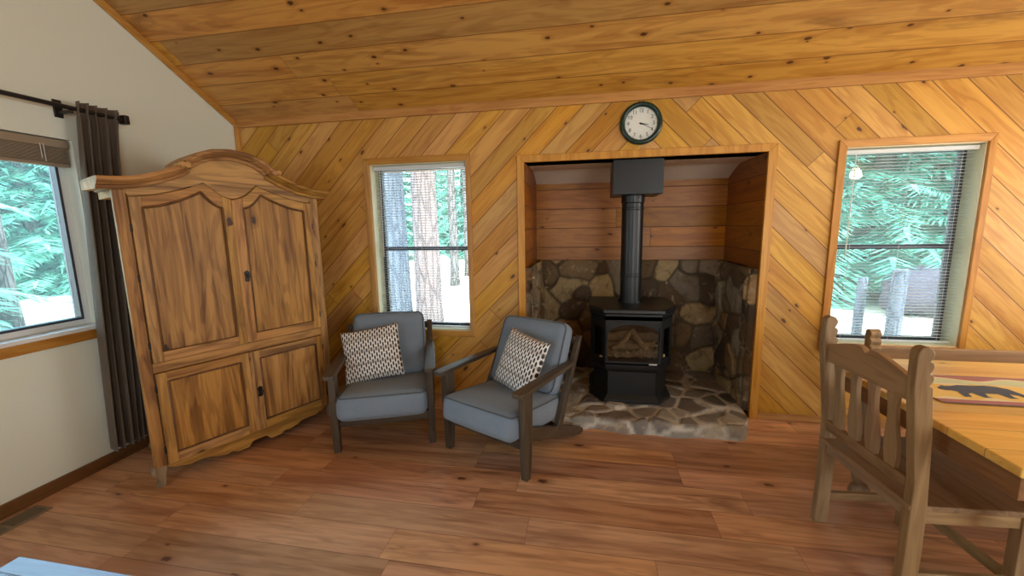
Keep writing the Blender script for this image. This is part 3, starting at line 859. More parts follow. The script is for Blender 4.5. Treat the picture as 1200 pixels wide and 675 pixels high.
crown(-.062, .318, 0.0, 'crown_moulding'); crown(.812, WA + .062, 0.0, 'crown_moulding'); crown(.322, .808, .010, 'crown_moulding', -.012)
for s_, z_ in ((.325, zc(.325) - .016), (.805, zc(.805) - .016), (.30, zc(.30) + .006), (.83, zc(.83) + .008)):
    q = MB(); q.lathe([(0, .092), (.014, .092), (.019, .086), (.019, .01), (.017, 0)], 20, 0, Matrix.Translation((s_, 0, z_)) @ Matrix.Rotation(PI / 2, 4, 'X'))
    q.build('scroll', AX, ar, bevel=.002)
for s_ in (0, 1):   # crown returns on both sides
    q = MB(); pts = [(sx if s_ == 0 else WA - sx) for sx in (.0,)]
    poly = [(a_, 1.79 + b_) for a_, b_ in SEC]
    poly = [((a_ * .85 if s_ == 0 else WA - a_ * .85), z_) for a_, z_ in poly]
    q.prism(poly, 'y', -.005, .30); q.build('crown_return', W('armgrey', 'y'), ar)
q = MB(); q.box(.02, WA - .02, .03, .40, 1.70, 1.775); q.build('top_board', AX, ar)
# doors
def door(s0, s1, lo, hi, mirror, key, label=None):
    """lo/hi: functions for the lower and upper edge"""
    n_ = 36; S_ = [s0 + (s1 - s0) * i / n_ for i in range(n_ + 1)]
    w = .052
    def hi_in(s_):
        a = (s_ - (s0 + w)) / (s1 - s0 - 2 * w); t_ = s0 + a * (s1 - s0)
        return hi(t_) - .054
    y0, y1 = -.012, .012
    mid = [s0 + w + (s1 - s0 - 2 * w) * i / n_ for i in range(n_ + 1)]
    mb = MB(); strip(mb, mid, lambda s_: lo + .05, lambda s_: hi_in(s_) + .004, y0 + .014, y1 - .004); root_ = mb.build('door', AZ, ar)
    for u0, u1 in ((s0, s0 + w), (s1 - w, s1)):
        mb = MB(); strip(mb, [u0 + w * i / 8 for i in range(9)], lambda s_: lo, hi, y0, y1); mb.build('stile', AZ, root_, bevel=.002, seg=1)
    mb = MB(); strip(mb, mid, hi_in, hi, y0 + .001, y1); mb.build('top_rail', AX, root_, bevel=.002, seg=1)
    mb = MB(); mb.box(s0 + w, s1 - w, y0 + .001, y1, lo, lo + .058); mb.build('bottom_rail', AX, root_, bevel=.002)
    # moulding round the panel
    loop = [(s0 + w, y0 + .006, lo + .058)] + [(s_, y0 + .006, hi_in(s_)) for s_ in mid] + [(s1 - w, y0 + .006, lo + .058)]
    mb = MB(); mb.tube(loop, .0085, 8, closed=True); mb.build('moulding', W('armdark', 'z'), root_, smooth=True)
    if key:
        kx = s0 + .028; kz = key
        mb = MB()
        mb.prism([(kx - .016, kz - .03), (kx - .006, kz - .036), (kx + .006, kz - .036), (kx + .016, kz - .03), (kx + .012, kz), (kx + .018, kz + .028), (kx, kz + .04), (kx - .018, kz + .028), (kx - .012, kz)], 'y', y0 - .003, y0 - .0003)
        mb.build('escutcheon', M['iron'], root_, bevel=.001)
        mb = MB(); mb.tube([(kx, y0 - .003, kz + .004), (kx, y0 - .02, kz + .004)], .0035, 8); mb.tube([(kx, y0 - .022 + .0, kz + .004 + .012 * 1)] + [(kx + .012 * math.sin(a), y0 - .022, kz + .004 + .012 * math.cos(a)) for a in (PI / 3, 2 * PI / 3, PI, 4 * PI / 3, 5 * PI / 3)], .003, 6, closed=True); mb.build('key', M['iron'], root_)
    return root_
g_ = .005
door(.061, .553, .757, lambda s_: zb(s_) - g_, False, None)
door(.567, WA - .061, .757, lambda s_: zb(s_) - g_, True, 1.205)
door(.061, .553, .128, lambda s_: .69, False, None)
door(.567, WA - .061, .128, lambda s_: .69, True, .40)
for a, b in ((.76, 1.70), (.13, .688)):
    q = MB(); q.box(.549, .571, -.018, .004, a, b); q.build('astragal', AZ, ar, bevel=.004)
for z_ in (.22, .60, .86, 1.25, 1.53):
    for x_ in (.058, WA - .058):
        q = MB(); q.tube([(x_, -.006, z_ - .02), (x_, -.006, z_ + .02)], .006, 8); q.build('hinge', M['iron'], ar)
# scalloped apron
def za(s_):
    d = abs(s_ - .565)
    pts = [(0, .062), (.04, .062), (.075, .030), (.14, .030), (.17, .048), (.20, .040), (.26, .052), (.30, .074), (.34, .076), (.40, .074), (.46, .092), (.51, .112), (.57, .112)]
    for (a, x_), (b, y_) in zip(pts, pts[1:]):
        if a <= d <= b:
            t_ = (d - a) / (b - a); t_ = t_ * t_ * (3 - 2 * t_); return x_ + (y_ - x_) * t_
    return .112
q = MB(); strip(q, [.056 + (WA - .112) * i / 120 for i in range(121)], za, lambda s_: .1265, -.002, .026); q.build('apron', AX, ar, bevel=.002, seg=1)
GZ = W('armgrey', 'z')
for fx, sg in ((0, 1), (WA, -1)):
    for fy in (0, 1):
        base_y = 0.012 if fy == 0 else DA - .06
        fx2 = fx + sg * (0 if fy == 0 else tp_ + .0)
        pr = [(0.0, .128), (-.012, .118), (-.018, .10), (-.014, .085), (.0, .07), (.012, .045), (.010, .02), (.0, .0), (.036, .0), (.042, .03), (.044, .07), (.052, .10), (.056, .128)]
        q = MB(); q.prism([(fx2 + sg * a, b) for a, b in pr], 'y', base_y - .012, base_y + .045); q.build('foot', GZ, ar, bevel=.004)

# ------------------------------------------------------------------ lounge chairs
def lounge_chair():
    r_ = empty('lounge_chair'); CW = W('chairwood', 'y'); CZ = W('chairwood', 'z'); CX = W('chairwood', 'x')
    hw_ = .318
    for sx in (-1, 1):
        x_ = sx * hw_; t = .022
        q = MB(); q.prism([(-.026, 0), (.018, 0), (.034, .16), (.042, .33), (.046, .545), (-.046, .545), (-.042, .30), (-.034, .12)], 'x', x_ - t, x_ + t); q.build('front_leg', CZ, r_, bevel=.005)
        q = MB(); q.prism([(-.036, .325), (.046, .315), (.30, .215), (.52, .128), (.66, .062), (.715, .028), (.72, 0), (.66, 0), (.56, .030), (.40, .096), (.16, .196), (-.036, .262)], 'x', x_ - t * .8, x_ + t * .8); q.build('rear_leg', CW, r_, bevel=.005)
        q = MB(); q.prism([(.335, .165), (.395, .150), (.47, .305), (.688, .722), (.684, .736), (.66, .740), (.40, .30)], 'x', x_ - t * .9, x_ + t * .9); q.build('back_post', CZ, r_, bevel=.005)
        # arm: a flat board, wide at the front
        xa = sx * .322; m_ = MB(); out = []
        for y_, w_, z_ in ((-.098, .026, .556), (-.09, .036, .557), (-.06, .039, .559), (.10, .037, .563), (.30, .033, .566), (.46, .028, .568), (.56, .024, .568)):
            out.append((y_, w_, z_))
        P_ = []
        for y_, w_, z_ in out: P_.append([(xa - w_, y_, z_ - .015), (xa + w_, y_, z_ - .015), (xa + w_, y_, z_ + .013), (xa - w_, y_, z_ + .013), (xa - w_, y_, z_ - .015)])
        m_.grid(P_); n_r = 5
        m_.f += [(0, 1, 2, 3), tuple(len(m_.v) - 5 + k for k in (3, 2, 1, 0))]; m_.m += [0, 0]
        m_.build('armrest', CW, r_, bevel=.006, merge=True)
    q = MB(); q.bar((-.30, .012, .205), (.30, .012, .205), .026, .062); q.build('front_rail', CX, r_, bevel=.004)
    q = MB(); q.bar((-.30, .40, .155), (.30, .40, .155), .024, .05); q.build('rear_rail', CX, r_, bevel=.004)
    q = MB(); q.bar((-.30, .660, .70), (.30, .660, .70), .024, .055, up=(0, -.46, .89)); q.build('top_rail', CX, r_, bevel=.004)
    q = MB()
    for k in range(6): q.bar((-.20 + k * .08, .425, .22), (-.20 + k * .08, .655, .69), .03, .012, up=(0, -.9, .4))
    q.build('back_slats', CZ, r_, bevel=.002)
    # seat cushion, sloping down to the back
    Ms = Matrix.Translation((0, .215, .303)) @ Matrix.Rotation(math.radians(-6), 4, 'X')
    q = MB(); q.rbox(.585, .64, .172, .048, 12, .016, .010, Ms); sc = q.build('seat_cushion', M['cushion'], r_, smooth=True, merge=True)
    def loop(w_, d_, r0, z_, M_):
        pts = []
        for cx_, cy_, a0 in ((w_ / 2 - r0, d_ / 2 - r0, 0), (-w_ / 2 + r0, d_ / 2 - r0, 90), (-w_ / 2 + r0, -d_ / 2 + r0, 180), (w_ / 2 - r0, -d_ / 2 + r0, 270)):
            for k in range(6):
                a = math.radians(a0 + k * 18); pts.append(M_ @ Vector((cx_ + r0 * math.cos(a), cy_ + r0 * math.sin(a), z_)))
        return pts
    q = MB(); q.tube(loop(.568, .624, .035, .072, Ms), .0045, 8, closed=True); q.build('piping', M['piping'], sc, smooth=True)
    Mb = Matrix.Translation((0, .535, .585)) @ Matrix.Rotation(math.radians(64), 4, 'X')
    q = MB(); q.rbox(.545, .50, .135, .045, 12, .022, .012, Mb); bc = q.build('back_cushion', M['cushion'], r_, smooth=True, merge=True)
    q = MB(); q.tube(loop(.537, .492, .05, .052, Mb), .0045, 8, closed=True); q.build('piping', M['piping'], bc, smooth=True)
    return r_
c1 = lounge_chair(); c1.location = (-1.358, 2.432, 0); c1.rotation_euler.z = math.radians(21)
tag(c1, 'grey cushioned wood armchair beside the armoire', 'armchair', 'pair of grey armchairs')
c2 = copy_tree(c1); c2.location = (-.625, 2.352, 0); c2.rotation_euler.z = math.radians(-26)
tag(c2, 'grey cushioned wood armchair beside the stone hearth', 'armchair', 'pair of grey armchairs')
def pillow(w_, h_, t_):
    n_ = 26; q = MB()
    for sg in (-1, 1):
        P_ = []
        for i in range(n_ + 1):
            row = []
            for j in range(n_ + 1):
                a, b = -1 + 2 * i / n_, -1 + 2 * j / n_
                e = (1 - abs(a) ** 2.6) * (1 - abs(b) ** 2.6); th = t_ / 2 * max(0, e) ** .55
                pin = 1 - .05 * (1 - a * a) * abs(b) ; pin2 = 1 - .05 * (1 - b * b) * abs(a)
                row.append((a * w_ / 2 * pin2, sg * th, b * h_ / 2 * pin))
            P_.append(row)
        q.grid(P_, flip=(sg < 0))
    return q.build('throw_pillow', M['pillow'], None, smooth=True, merge=True)
def seat_pillow(chair, lx, ly, lz, tilt, spin, turn, label, pw=.43):
    p = pillow(pw, .40, .13)
    Mx = Matrix.Translation(chair.location) @ Matrix.Rotation(chair.rotation_euler.z, 4, 'Z') @ Matrix.Translation((lx, ly, lz)) @ Matrix.Rotation(math.radians(turn), 4, 'Z') @ Matrix.Rotation(math.radians(-tilt), 4, 'X') @ Matrix.Rotation(math.radians(spin), 4, 'Y')
    p.matrix_world = Mx; tag(p, label, 'pillow', 'patterned throw pillows'); return p
seat_pillow(c1, -.105, .335, .575, 24, -9, -4, 'black and white woven throw pillow on the armchair by the armoire')
seat_pillow(c2, .055, .325, .585, 22, 7, -12, 'black and white woven throw pillow on the armchair by the hearth', .39)

# ------------------------------------------------------------------ dining set
RZm, RXm, RYm = W('rustic', 'z'), W('rustic', 'x'), W('rustic', 'y')
def post_profile(top, seat=.45):
    """side view (x front, z) of a carved back post"""
    p = [(.028, 0), (.034, seat * .55), (.030, seat), (.012, seat + .28)]
    zt_ = top - .15
    bx = lambda z: .030 - .052 * max(0, (z - seat)) / (top - seat)
    for k in range(3):
        z0_ = zt_ + k * .045
        p += [(bx(z0_), z0_), (bx(z0_) - .011, z0_ + .006), (bx(z0_) - .004, z0_ + .018), (bx(z0_) , z0_ + .030), (bx(z0_) - .002, z0_ + .040)]
    xf = bx(top)
    p += [(xf - .006, top - .008), (xf - .020, top), (xf - .036, top - .004), (xf - .047, top - .016), (xf - .050, top - .04)]
    p += [(xf - .048, top - .15), (-.027, seat + .10), (-.026, seat), (-.025, seat * .5), (-.032, 0)]
    return p
def top_rail(mb, y0, y1, zlo, h_end, h_mid, x0, x1, notch=True):
    n_ = 40; P0 = []
    yc = (y0 + y1) / 2; hw_ = (y1 - y0) / 2
    ys = [y0 + (y1 - y0) * i / n_ for i in range(n_ + 1)]
    def hi(y_):
        a = abs(y_ - yc) / hw_
        z_ = h_end + (h_mid - h_end) * (1 - max(0, (a - .25) / .75) ** 1.2 if a > .25 else 1)
        if notch and a < .12: z_ -= .022 * (1 - a / .12)
        return zlo + z_
    vs = []
    for y_ in ys:
        for x_ in (x0, x1): vs += [(x_, y_, zlo), (x_ - .006, y_, hi(y_))]
    fs = []
    for i in range(n_):
        a, b = i * 4, i * 4 + 4
        fs += [(a, a + 1, b + 1, b), (a + 2, b + 2, b + 3, a + 3), (a, b, b + 2, a + 2), (a + 1, a + 3, b + 3, b + 1)]
    e = n_ * 4; fs += [(0, 2, 3, 1), (e, e + 1, e + 3, e + 2)]
    mb.add(vs, fs)
def splat_poly(yc, z0_, z1_, w_):
    L, R = [], []
    for k in range(13):
        a = k / 12; z_ = z0_ + (z1_ - z0_) * a
        ww = w_ * (1 + .30 * math.sin(a * 2 * PI) ** 1 * (1 - .2 * a)) / 2
        L.append((yc - ww, z_)); R.append((yc + ww, z_))
    return R + L[::-1]
def carved_leg(mb, x_, y_, h_, w_=.024):
    p = [(-w_, 0), (w_, 0), (w_ + .004, h_ * .3)]
    for k in range(4):
        z0_ = h_ * .45 + k * .045; p += [(w_ + .006, z0_), (w_ - .008, z0_ + .010), (w_ - .004, z0_ + .026), (w_ + .006, z0_ + .036)]
    p += [(w_ + .006, h_), (-w_ - .004, h_), (-w_ - .002, h_ * .5)]
    mb.prism([(x_ + a, b) for a, b in p], 'y', y_ - .022, y_ + .022)
def dining_chair():
    r_ = empty('dining_chair'); hw_ = .245; top = 1.065
    for sy_ in (-1, 1):
        q = MB(); q.prism(post_profile(top), 'y', sy_ * hw_ - .020, sy_ * hw_ + .020); q.build('back_post', RZm, r_, bevel=.005)
        q = MB(); carved_leg(q, .385, sy_ * .238, .43); q.build('front_leg', RZm, r_, bevel=.004)
        q = MB(); q.box(.03, .365, sy_ * .238 - .012, sy_ * .238 + .012, .375, .432); q.build('side_apron', RXm, r_, bevel=.003)
        q = MB(); q.box(.025, .365, sy_ * .238 - .011, sy_ * .238 + .011, .125, .165); q.build('side_stretcher', RXm, r_, bevel=.003)
    q = MB(); q.box(-.012, .012, -.225, .225, .385, .432); q.build('rear_apron', RYm, r_, bevel=.003)
    q = MB(); q.box(.375, .398, -.22, .22, .375, .432); q.build('front_apron', RYm, r_, bevel=.003)
    q = MB(); q.box(.373, .397, -.22, .22, .125, .165); q.build('front_stretcher', RYm, r_, bevel=.003)
    q = MB(); q.prism([(-.03, -.262), (.42, -.272), (.42, .272), (-.03, .262)], 'z', .432, .456)
    q.build('seat', W('rustic', 'y', 'x'), r_, bevel=.006)
    q = MB(); top_rail(q, -.225, .225, .845, .085, .135, -.048, -.022); q.build('top_rail', RYm, r_, bevel=.004)
    q = MB(); top_rail(q, -.225, .225, .50, .052, .052, -.026, .0, False); q.build('lower_rail', RYm, r_, bevel=.004)
    for k in range(4):
        yc = -.15 + k * .10
        q = MB(); Ml = Matrix(((1, 0, -.075, .024), (0, 1, 0, 0), (0, 0, 1, 0), (0, 0, 0, 1)))
        q.prism(splat_poly(yc, .55, .85, .05), 'x', -.012, .008, 0, Ml); q.build('splat', RZm, r_, bevel=.003)
    return r_
dc = dining_chair(); dc.location = (1.200, 1.868, 0); dc.rotation_euler.z = math.radians(4.5)
tag(dc, 'weathered pine dining chair with slatted back at the table end', 'chair')
# bench on the far long side, facing the table
b_ = empty('bench', (2.95, 2.745, 0), -PI / 2); tag(b_, 'low backed pine bench behind the dining table under the window', 'bench')
for y_ in (-1.2, 1.2):
    q = MB(); q.prism(post_profile(.845, .43), 'y', y_ - .03, y_ + .03); q.build('back_post', RZm, b_, bevel=.005)
    q = MB(); carved_leg(q, .35, y_, .41); q.build('front_leg', RZm, b_, bevel=.004)
q = MB(); q.box(-.052, -.022, -1.17, 1.17, .655, .735); q.build('top_rail', RYm, b_, bevel=.005)
q = MB(); q.box(-.02, .005, -1.17, 1.17, .50, .56); q.build('lower_rail', RYm, b_, bevel=.004)
q = MB(); q.box(-.03, .40, -1.25, 1.25, .41, .437); q.build('seat', W('rustic', 'y', 'x'), b_, bevel=.006)
for a in (-.010, .34):
    q = MB(); q.box(a, a + .022, -1.17, 1.17, .34, .41); q.build('apron', RYm, b_, bevel=.003)

# table
tb = empty('dining_table', (2.39, 1.885, 0)); tag(tb, 'long honey pine dining table with turned legs by the window', 'table')
TX, TY, TZ = 1.118, .535, .772
q = MB(); q.box(-TX, TX, -TY, TY, TZ - .032, TZ); q.build('tabletop', W('table', 'x', 'y'), tb, bevel=.006)
AP = plain('x', (0, 0, 0)) if False else None
for sg in (-1, 1):
    q = MB(); q.box(-TX + .16, TX - .16, sg * (TY - .062) - .012, sg * (TY - .062) + .012, TZ - .125, TZ - .032); q.build('long_apron', W('apron', 'x'), tb, bevel=.003)
for sg in (-1, 1):
    q = MB(); q.box(sg * (TX - .032) - .012, sg * (TX - .032) + .012, -TY + .02, TY - .02, TZ - .115, TZ - .032); q.build('end_apron', W('apron', 'y'), tb, bevel=.003)
LEG = [(.030, 0), (.046, .008), (.052, .035), (.044, .065), (.030, .085), (.038, .10), (.046, .14), (.040, .19), (.032, .22), (.048, .25), (.052, .30), (.044, .40), (.038, .50), (.050, .55), (.034, .575), (.052, .60), (.052, TZ - .032)]
for sx in (-1, 1):
    for sy_ in (-1, 1):
        q = MB(); q.lathe(LEG, 24, 0, Matrix.Translation((sx * (TX - .215), sy_ * (TY - .085), 0))); q.build('leg', RZm, tb, smooth=True)
for sg in (-1, 1):
    q = MB(); q.box(-TX + .25, TX - .25, sg * (TY - .082) - .017, sg * (TY - .082) + .017, .12, .19); q.build('stretcher', RXm, tb, bevel=.004)

# runner with bears
def cloth(name, c, c2): return fabric(name, c, c2, 260)
MR = [cloth('runner cream', (222, 208, 156), (240, 228, 186)), cloth('runner red', (150, 78, 70), (186, 116, 104)), cloth('runner gold', (226, 186, 74), (238, 204, 102)), cloth('runner bear', (46, 46, 58), (64, 64, 76)), cloth('runner edge', (60, 40, 60), (80, 56, 76)), cloth('runner sage', (190, 200, 150), (208, 214, 172))]
rn = MB(); rx0, rx1 = -.97, .95; ry0, ry1 = -.165, .165
def rz(x_, y_): return .0035 + .0015 * (1 + math.sin(x_ * 9 + y_ * 5))
n_ = 90
def band(ya, yb, mi, dz):
    P_ = []
    for i in range(n_ + 1):
        x_ = rx0 + (rx1 - rx0) * i / n_
        a = ya(x_) if callable(ya) else ya; b = yb(x_) if callable(yb) else yb
        P_.append([(x_, a, rz(x_, a) + dz), (x_, b, rz(x_, b) + dz)])
    rn.grid(P_, mi, flip=True)
wave = lambda x_: .122 + .020 * math.sin(x_ * 22)
band(ry0, ry1, 0, 0); band(ry0, ry0 + .008, 4, .0006); band(ry1 - .006, ry1, 4, .0006)
band(wave, ry1 - .006, 1, .0007); band(ry0 + .008, ry0 + .042, 1, .0007)
band(lambda x_: .060 + .006 * math.sin(x_ * 30), lambda x_: wave(x_) - .018, 5, .0007)
band(lambda x_: -.105 + .014 * math.sin(x_ * 40), lambda x_: .052 + .010 * math.sin(x_ * 26), 2, .0007)
BEAR = [(-.155, .010), (-.150, .030), (-.128, .044), (-.118, .056), (-.108, .048), (-.085, .050), (-.05, .064), (.0, .060), (.05, .066), (.09, .058), (.115, .036), (.118, .0), (.122, -.045), (.128, -.062), (.098, -.064), (.092, -.03), (.072, -.018), (.060, -.05), (.066, -.064), (.036, -.064), (.030, -.022), (-.015, -.020), (-.030, -.05), (-.024, -.064), (-.054, -.064), (-.062, -.02), (-.082, -.03), (-.094, -.062), (-.122, -.064), (-.104, -.008), (-.122, .000), (-.14, .0)]
for bx in (-.72, -.34, .04, .42, .78):
    b0 = len(rn.v)
    for a, b in BEAR: rn.v.append((bx + a, b * 1.05 - .024, rz(bx + a, b) + .0016))
    k = len(BEAR); rn.f.append(tuple(range(b0, b0 + k))[::-1]); rn.m.append(3)
run = rn.build('table_runner', MR, None); run.location = (2.39, 1.99, TZ)
tag(run, 'bear patterned cloth runner lying along the dining table', 'table runner')

# pendant over the table (beyond the right edge of the view)
LX_, LY_ = 2.75, 1.9; zc_ = 2.456 + KS * (D - LY_)
pl = empty('pendant_lamp', (LX_, LY_, 0)); tag(pl, 'hanging lamp with pale glass shade over the dining table', 'lamp')
q = MB(); q.lathe([(.0, zc_ - .035), (.05, zc_ - .035), (.06, zc_ - .02), (.06, zc_ + .02)], 24); q.build('canopy', M['iron'], pl)
q = MB(); q.tube([(0, 0, zc_ - .03), (0, 0, 2.2)], .006, 8); q.build('cord', M['iron'], pl)
q = MB(); q.lathe([(.04, 2.2), (.06, 2.17), (.11, 2.10), (.17, 2.03), (.165, 2.028), (.105, 2.095), (.055, 2.165), (.036, 2.196)], 32)
t = NT('lamp glass'); t.bsdf(lin((240, 226, 196)), .3, .4, 0, **{'Transmission Weight': .6}); q.build('shade', t.mat, pl, smooth=True)
t = NT('lamp bulb'); e = t.n('ShaderNodeEmission'); e.inputs[0].default_value = (1, .78, .5, 1); e.inputs[1].default_value = 40; t.l(e.outputs[0], t.out.inputs[0])
q = MB(); q.lathe([(0, 2.02), (.02, 2.025), (.032, 2.05), (.026, 2.08), (.014, 2.10)], 20); q.build('bulb', t.mat, pl, smooth=True)

# coffee table
CT = (-1.834, .879); cz = .45
ct = empty('coffee_table', (CT[0] + .55, CT[1] - .30, 0)); tag(ct, 'grey plank coffee table with painted blue window reflection in the near left corner', 'table')
a, b = .55, .30
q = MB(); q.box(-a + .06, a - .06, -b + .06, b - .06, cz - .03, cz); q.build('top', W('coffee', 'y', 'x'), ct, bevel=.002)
CB = wood('coffee border', (138, 156, 176), (108, 128, 152), 'x', knots=0, var=.1, rough=.42)  # blue window reflection tinted into the border wood too
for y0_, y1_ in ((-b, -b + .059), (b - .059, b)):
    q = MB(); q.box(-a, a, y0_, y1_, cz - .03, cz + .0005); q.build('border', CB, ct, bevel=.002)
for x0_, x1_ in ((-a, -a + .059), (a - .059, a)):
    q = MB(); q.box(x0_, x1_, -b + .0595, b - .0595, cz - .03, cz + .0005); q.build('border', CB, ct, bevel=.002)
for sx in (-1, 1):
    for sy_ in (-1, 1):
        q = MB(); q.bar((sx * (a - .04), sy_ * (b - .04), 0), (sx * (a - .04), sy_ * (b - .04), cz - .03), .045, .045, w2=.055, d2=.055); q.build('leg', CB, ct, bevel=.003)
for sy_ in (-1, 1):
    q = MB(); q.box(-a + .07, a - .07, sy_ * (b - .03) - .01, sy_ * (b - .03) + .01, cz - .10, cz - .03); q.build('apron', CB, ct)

# ------------------------------------------------------------------ outdoors
GZ0 = -.32
t = NT('forest floor'); o_ = t.obj(); n1 = t.noise(o_, .35, 5, .6); n2 = t.noise(o_, 2.4, 5, .7)
c = t.mix(t.ss(n1, .42, .62), lin((206, 196, 176)), lin((170, 160, 142))); c = t.mix(t.ss(n2, .55, .72, 0, .6), c, lin((122, 112, 98)))
t.bsdf(c, .95, .05); GM = t.mat
q = MB(); q.box(-60, 60, -12, 90, GZ0 - .2, GZ0); struct(q.build('ground', GM))
def bark(name, c, c2):
    t = NT(name); o_ = t.obj(); x, y, z = t.sep(o_)
    v_ = t.n('ShaderNodeTexVoronoi', feature='DISTANCE_TO_EDGE'); t.l(t.comb(x, y, t.math('MULTIPLY', z, .14)), v_.inputs['Vector']); v_.inputs['Scale'].default_value = 13
    f = t.ss(v_.outputs['Distance'], .0, .16); n_ = t.noise(o_, 12, 4)
    return t.bsdf(t.mix(t.math('MULTIPLY', f, t.math('ADD', .5, n_), clamp=True), lin(c2), lin(c)), .95, .05, 0, f, .6, .03)
BK1 = bark('pink bark', (122, 106, 104), (98, 84, 84)); BK2 = bark('grey bark', (92, 98, 110), (74, 80, 92)); BK3 = bark('dark bark', (104, 98, 96), (62, 58, 58))
t = NT('fir needles'); o_ = t.obj(); n1 = t.noise(o_, 1.6, 3)
nc = t.mix(t.ss(n1, .35, .65), lin((92, 156, 142)), lin((134, 196, 174)))
p = t.n('ShaderNodeBsdfPrincipled'); t.l(nc, p.inputs['Base Color']); p.inputs['Roughness'].default_value = .7; p.inputs['Specular IOR Level'].default_value = .2
tl = t.n('ShaderNodeBsdfTranslucent'); t.l(nc, tl.inputs[0]); mx = t.n('ShaderNodeMixShader'); mx.inputs[0].default_value = .45
t.l(p.outputs[0], mx.inputs[1]); t.l(tl.outputs[0], mx.inputs[2]); t.l(mx.outputs[0], t.out.inputs[0]); NM = t.mat
def fir_meshes(seed, hgt, rad, z_first, whorls, per):
    r = random.Random(seed)
    tk = MB(); tk.tube([(0, 0, -.2), (0, 0, hgt * .3), (0, 0, hgt * .65), (0, 0, hgt)], [rad * .075 + .05, rad * .06 + .03, rad * .035 + .02, .02], 12)
    fo = MB()
    for w_ in range(whorls):
        zf = w_ / (whorls - 1); z_ = z_first + (hgt - z_first) * zf; L = rad * (1 - zf) ** .8 + .12
        n_ = max(4, int(per * (1 - .5 * zf)))
        for k in range(n_):
            an = 2 * PI * (k + r.random() * .7) / n_ + w_ * .7; l_ = L * r.uniform(.75, 1.1); dr = r.uniform(.22, .42)
            ca, sa = math.cos(an), math.sin(an); side = Vector((-sa, ca, 0)); z0_ = z_ + r.uniform(-.15, .15)
            pos = lambda a: Vector((ca * l_ * a, sa * l_ * a, z0_ + .12 * l_ * a - dr * l_ * a * a * 1.4))
            m_ = max(8, int(l_ * 20))
            for j in range(m_):
                a = .12 + .88 * (j + r.random()) / m_; p0 = pos(a); tw = l_ * (.10 + .20 * (1 - a)) + .06
                for sg in (-1, 1):
                    tip = p0 + side * sg * tw * r.uniform(.7, 1.1) + Vector((ca, sa, 0)) * tw * .55 + Vector((0, 0, -tw * r.uniform(.15, .55)))
                    dirv = (tip - p0).normalized(); wv = dirv.cross(Vector((r.uniform(-.3, .3), r.uniform(-.3, .3), 1))).normalized() * (.010 + .028 * tw)
                    mid = p0.lerp(tip, .55)
                    fo.add([p0 - wv * .4, mid - wv, tip, mid + wv, p0 + wv * .4], [(0, 1, 2, 3, 4)])
            p1 = pos(1.0); p0 = pos(.8); wv = side * .06
            fo.add([p0 - wv, p1, p0 + wv], [(0, 1, 2)])
    return tk, fo
_fm = []
for sd, hg, ra, zf, wh, pe in ((3, 11, 2.6, .7, 26, 11), (5, 14, 3.0, 1.0, 30, 11), (9, 8.5, 2.1, .35, 24, 10)):
    _fm.append(fir_meshes(sd, hg, ra, zf, wh, pe))
protos = []
def fir(kind, x_, y_, s_, rz_, label, group):
    r_ = empty('fir_tree', (x_, y_, GZ0), rz_); r_.scale = (s_, s_, s_)
    tag(r_, label, 'tree', group)
    tk, fo = _fm[kind]
    while len(protos) <= kind: protos.append(None)
    if protos[kind] is None:
        a = tk.build('trunk', BK3, r_, smooth=True); b = fo.build('foliage', NM, r_); protos[kind] = (a, b)
    else:
        for o0 in protos[kind]:
            c_ = o0.copy(); COL.objects.link(c_); c_.parent = r_
    return r_
def ray_xy(u_, v_, dist):
    d = r2 * ((u_ - 600) / F) - u2 * ((v_ - 337.5) / F) + fw
    k_ = dist / math.hypot(d.x, d.y); return d.x * k_, d.y * k_
gl_, gr_, gm_ = 'fir trees beyond the left window', 'fir trees beyond the right window', 'fir trees beyond the narrow window'
for i, (u_, dist, kd, s_) in enumerate(((-420, 9.0, 0, 1.0), (2, 21, 1, 1.0), (45, 19.5, 2, 1.15), (84, 21, 0, 1.1), (118, 20, 1, .95), (-45, 22, 1, 1.1), (66, 26, 1, 1.2), (150, 25, 0, 1.2), (24, 26, 0, 1.3))):
    x_, y_ = ray_xy(u_, 300, dist)
    fir(kd, x_, y_, s_, i * 1.3, 'near fir tree with low drooping boughs outside the left window' if i == 0 else 'fir tree standing behind the bright clearing beyond the left window', None if i == 0 else gl_)
for i, (u_, dist, kd, s_) in enumerate(((985, 15, 1, .9), (1030, 13, 0, .95), (1075, 15.5, 1, 1.0), (1118, 13.5, 2, 1.1), (1050, 20, 1, 1.2), (1000, 21, 0, 1.2), (1100, 21, 1, 1.2), (1160, 17, 0, 1.0), (950, 19, 1, 1.))):
    x_, y_ = ray_xy(u_, 260, dist); fir(kd, x_, y_, s_, i * 2.1, 'fir tree with dense boughs beyond the window by the dining table', gr_)
for i, (u_, dist, kd, s_) in enumerate(((470, 26, 1, 1.0), (545, 30, 0, 1.2), (572, 24, 2, 1.1), (512, 34, 1, 1.1))):
    x_, y_ = ray_xy(u_, 290, dist); fir(kd, x_, y_, s_, i * 1.7, 'distant fir tree in the sunlit clearing beyond the narrow window', gm_)
def pine(u_, v_, dist, r0, mat, label, group=None, hgt=14):
    x_, y_ = ray_xy(u_, v_, dist); q = MB()
    P_ = [(.01 * math.sin(k), .01 * math.cos(k * 1.3), -.25 + hgt * k / 16) for k in range(17)]
    q.tube(P_, [r0 * (1.18 if k == 0 else 1.0) * (1 - .045 * k) for k in range(17)], 28)
    o = q.build('tree_trunk', mat, None, smooth=True); o.location = (x_, y_, GZ0); tag(o, label, 'tree trunk', group)
    return o
pine(500, 300, 6.4, .215, BK1, 'thick pinkish pine trunk seen through the middle of the narrow window')
pine(461, 300, 6.9, .26, BK2, 'thick blue grey pine trunk at the edge of the narrow window')
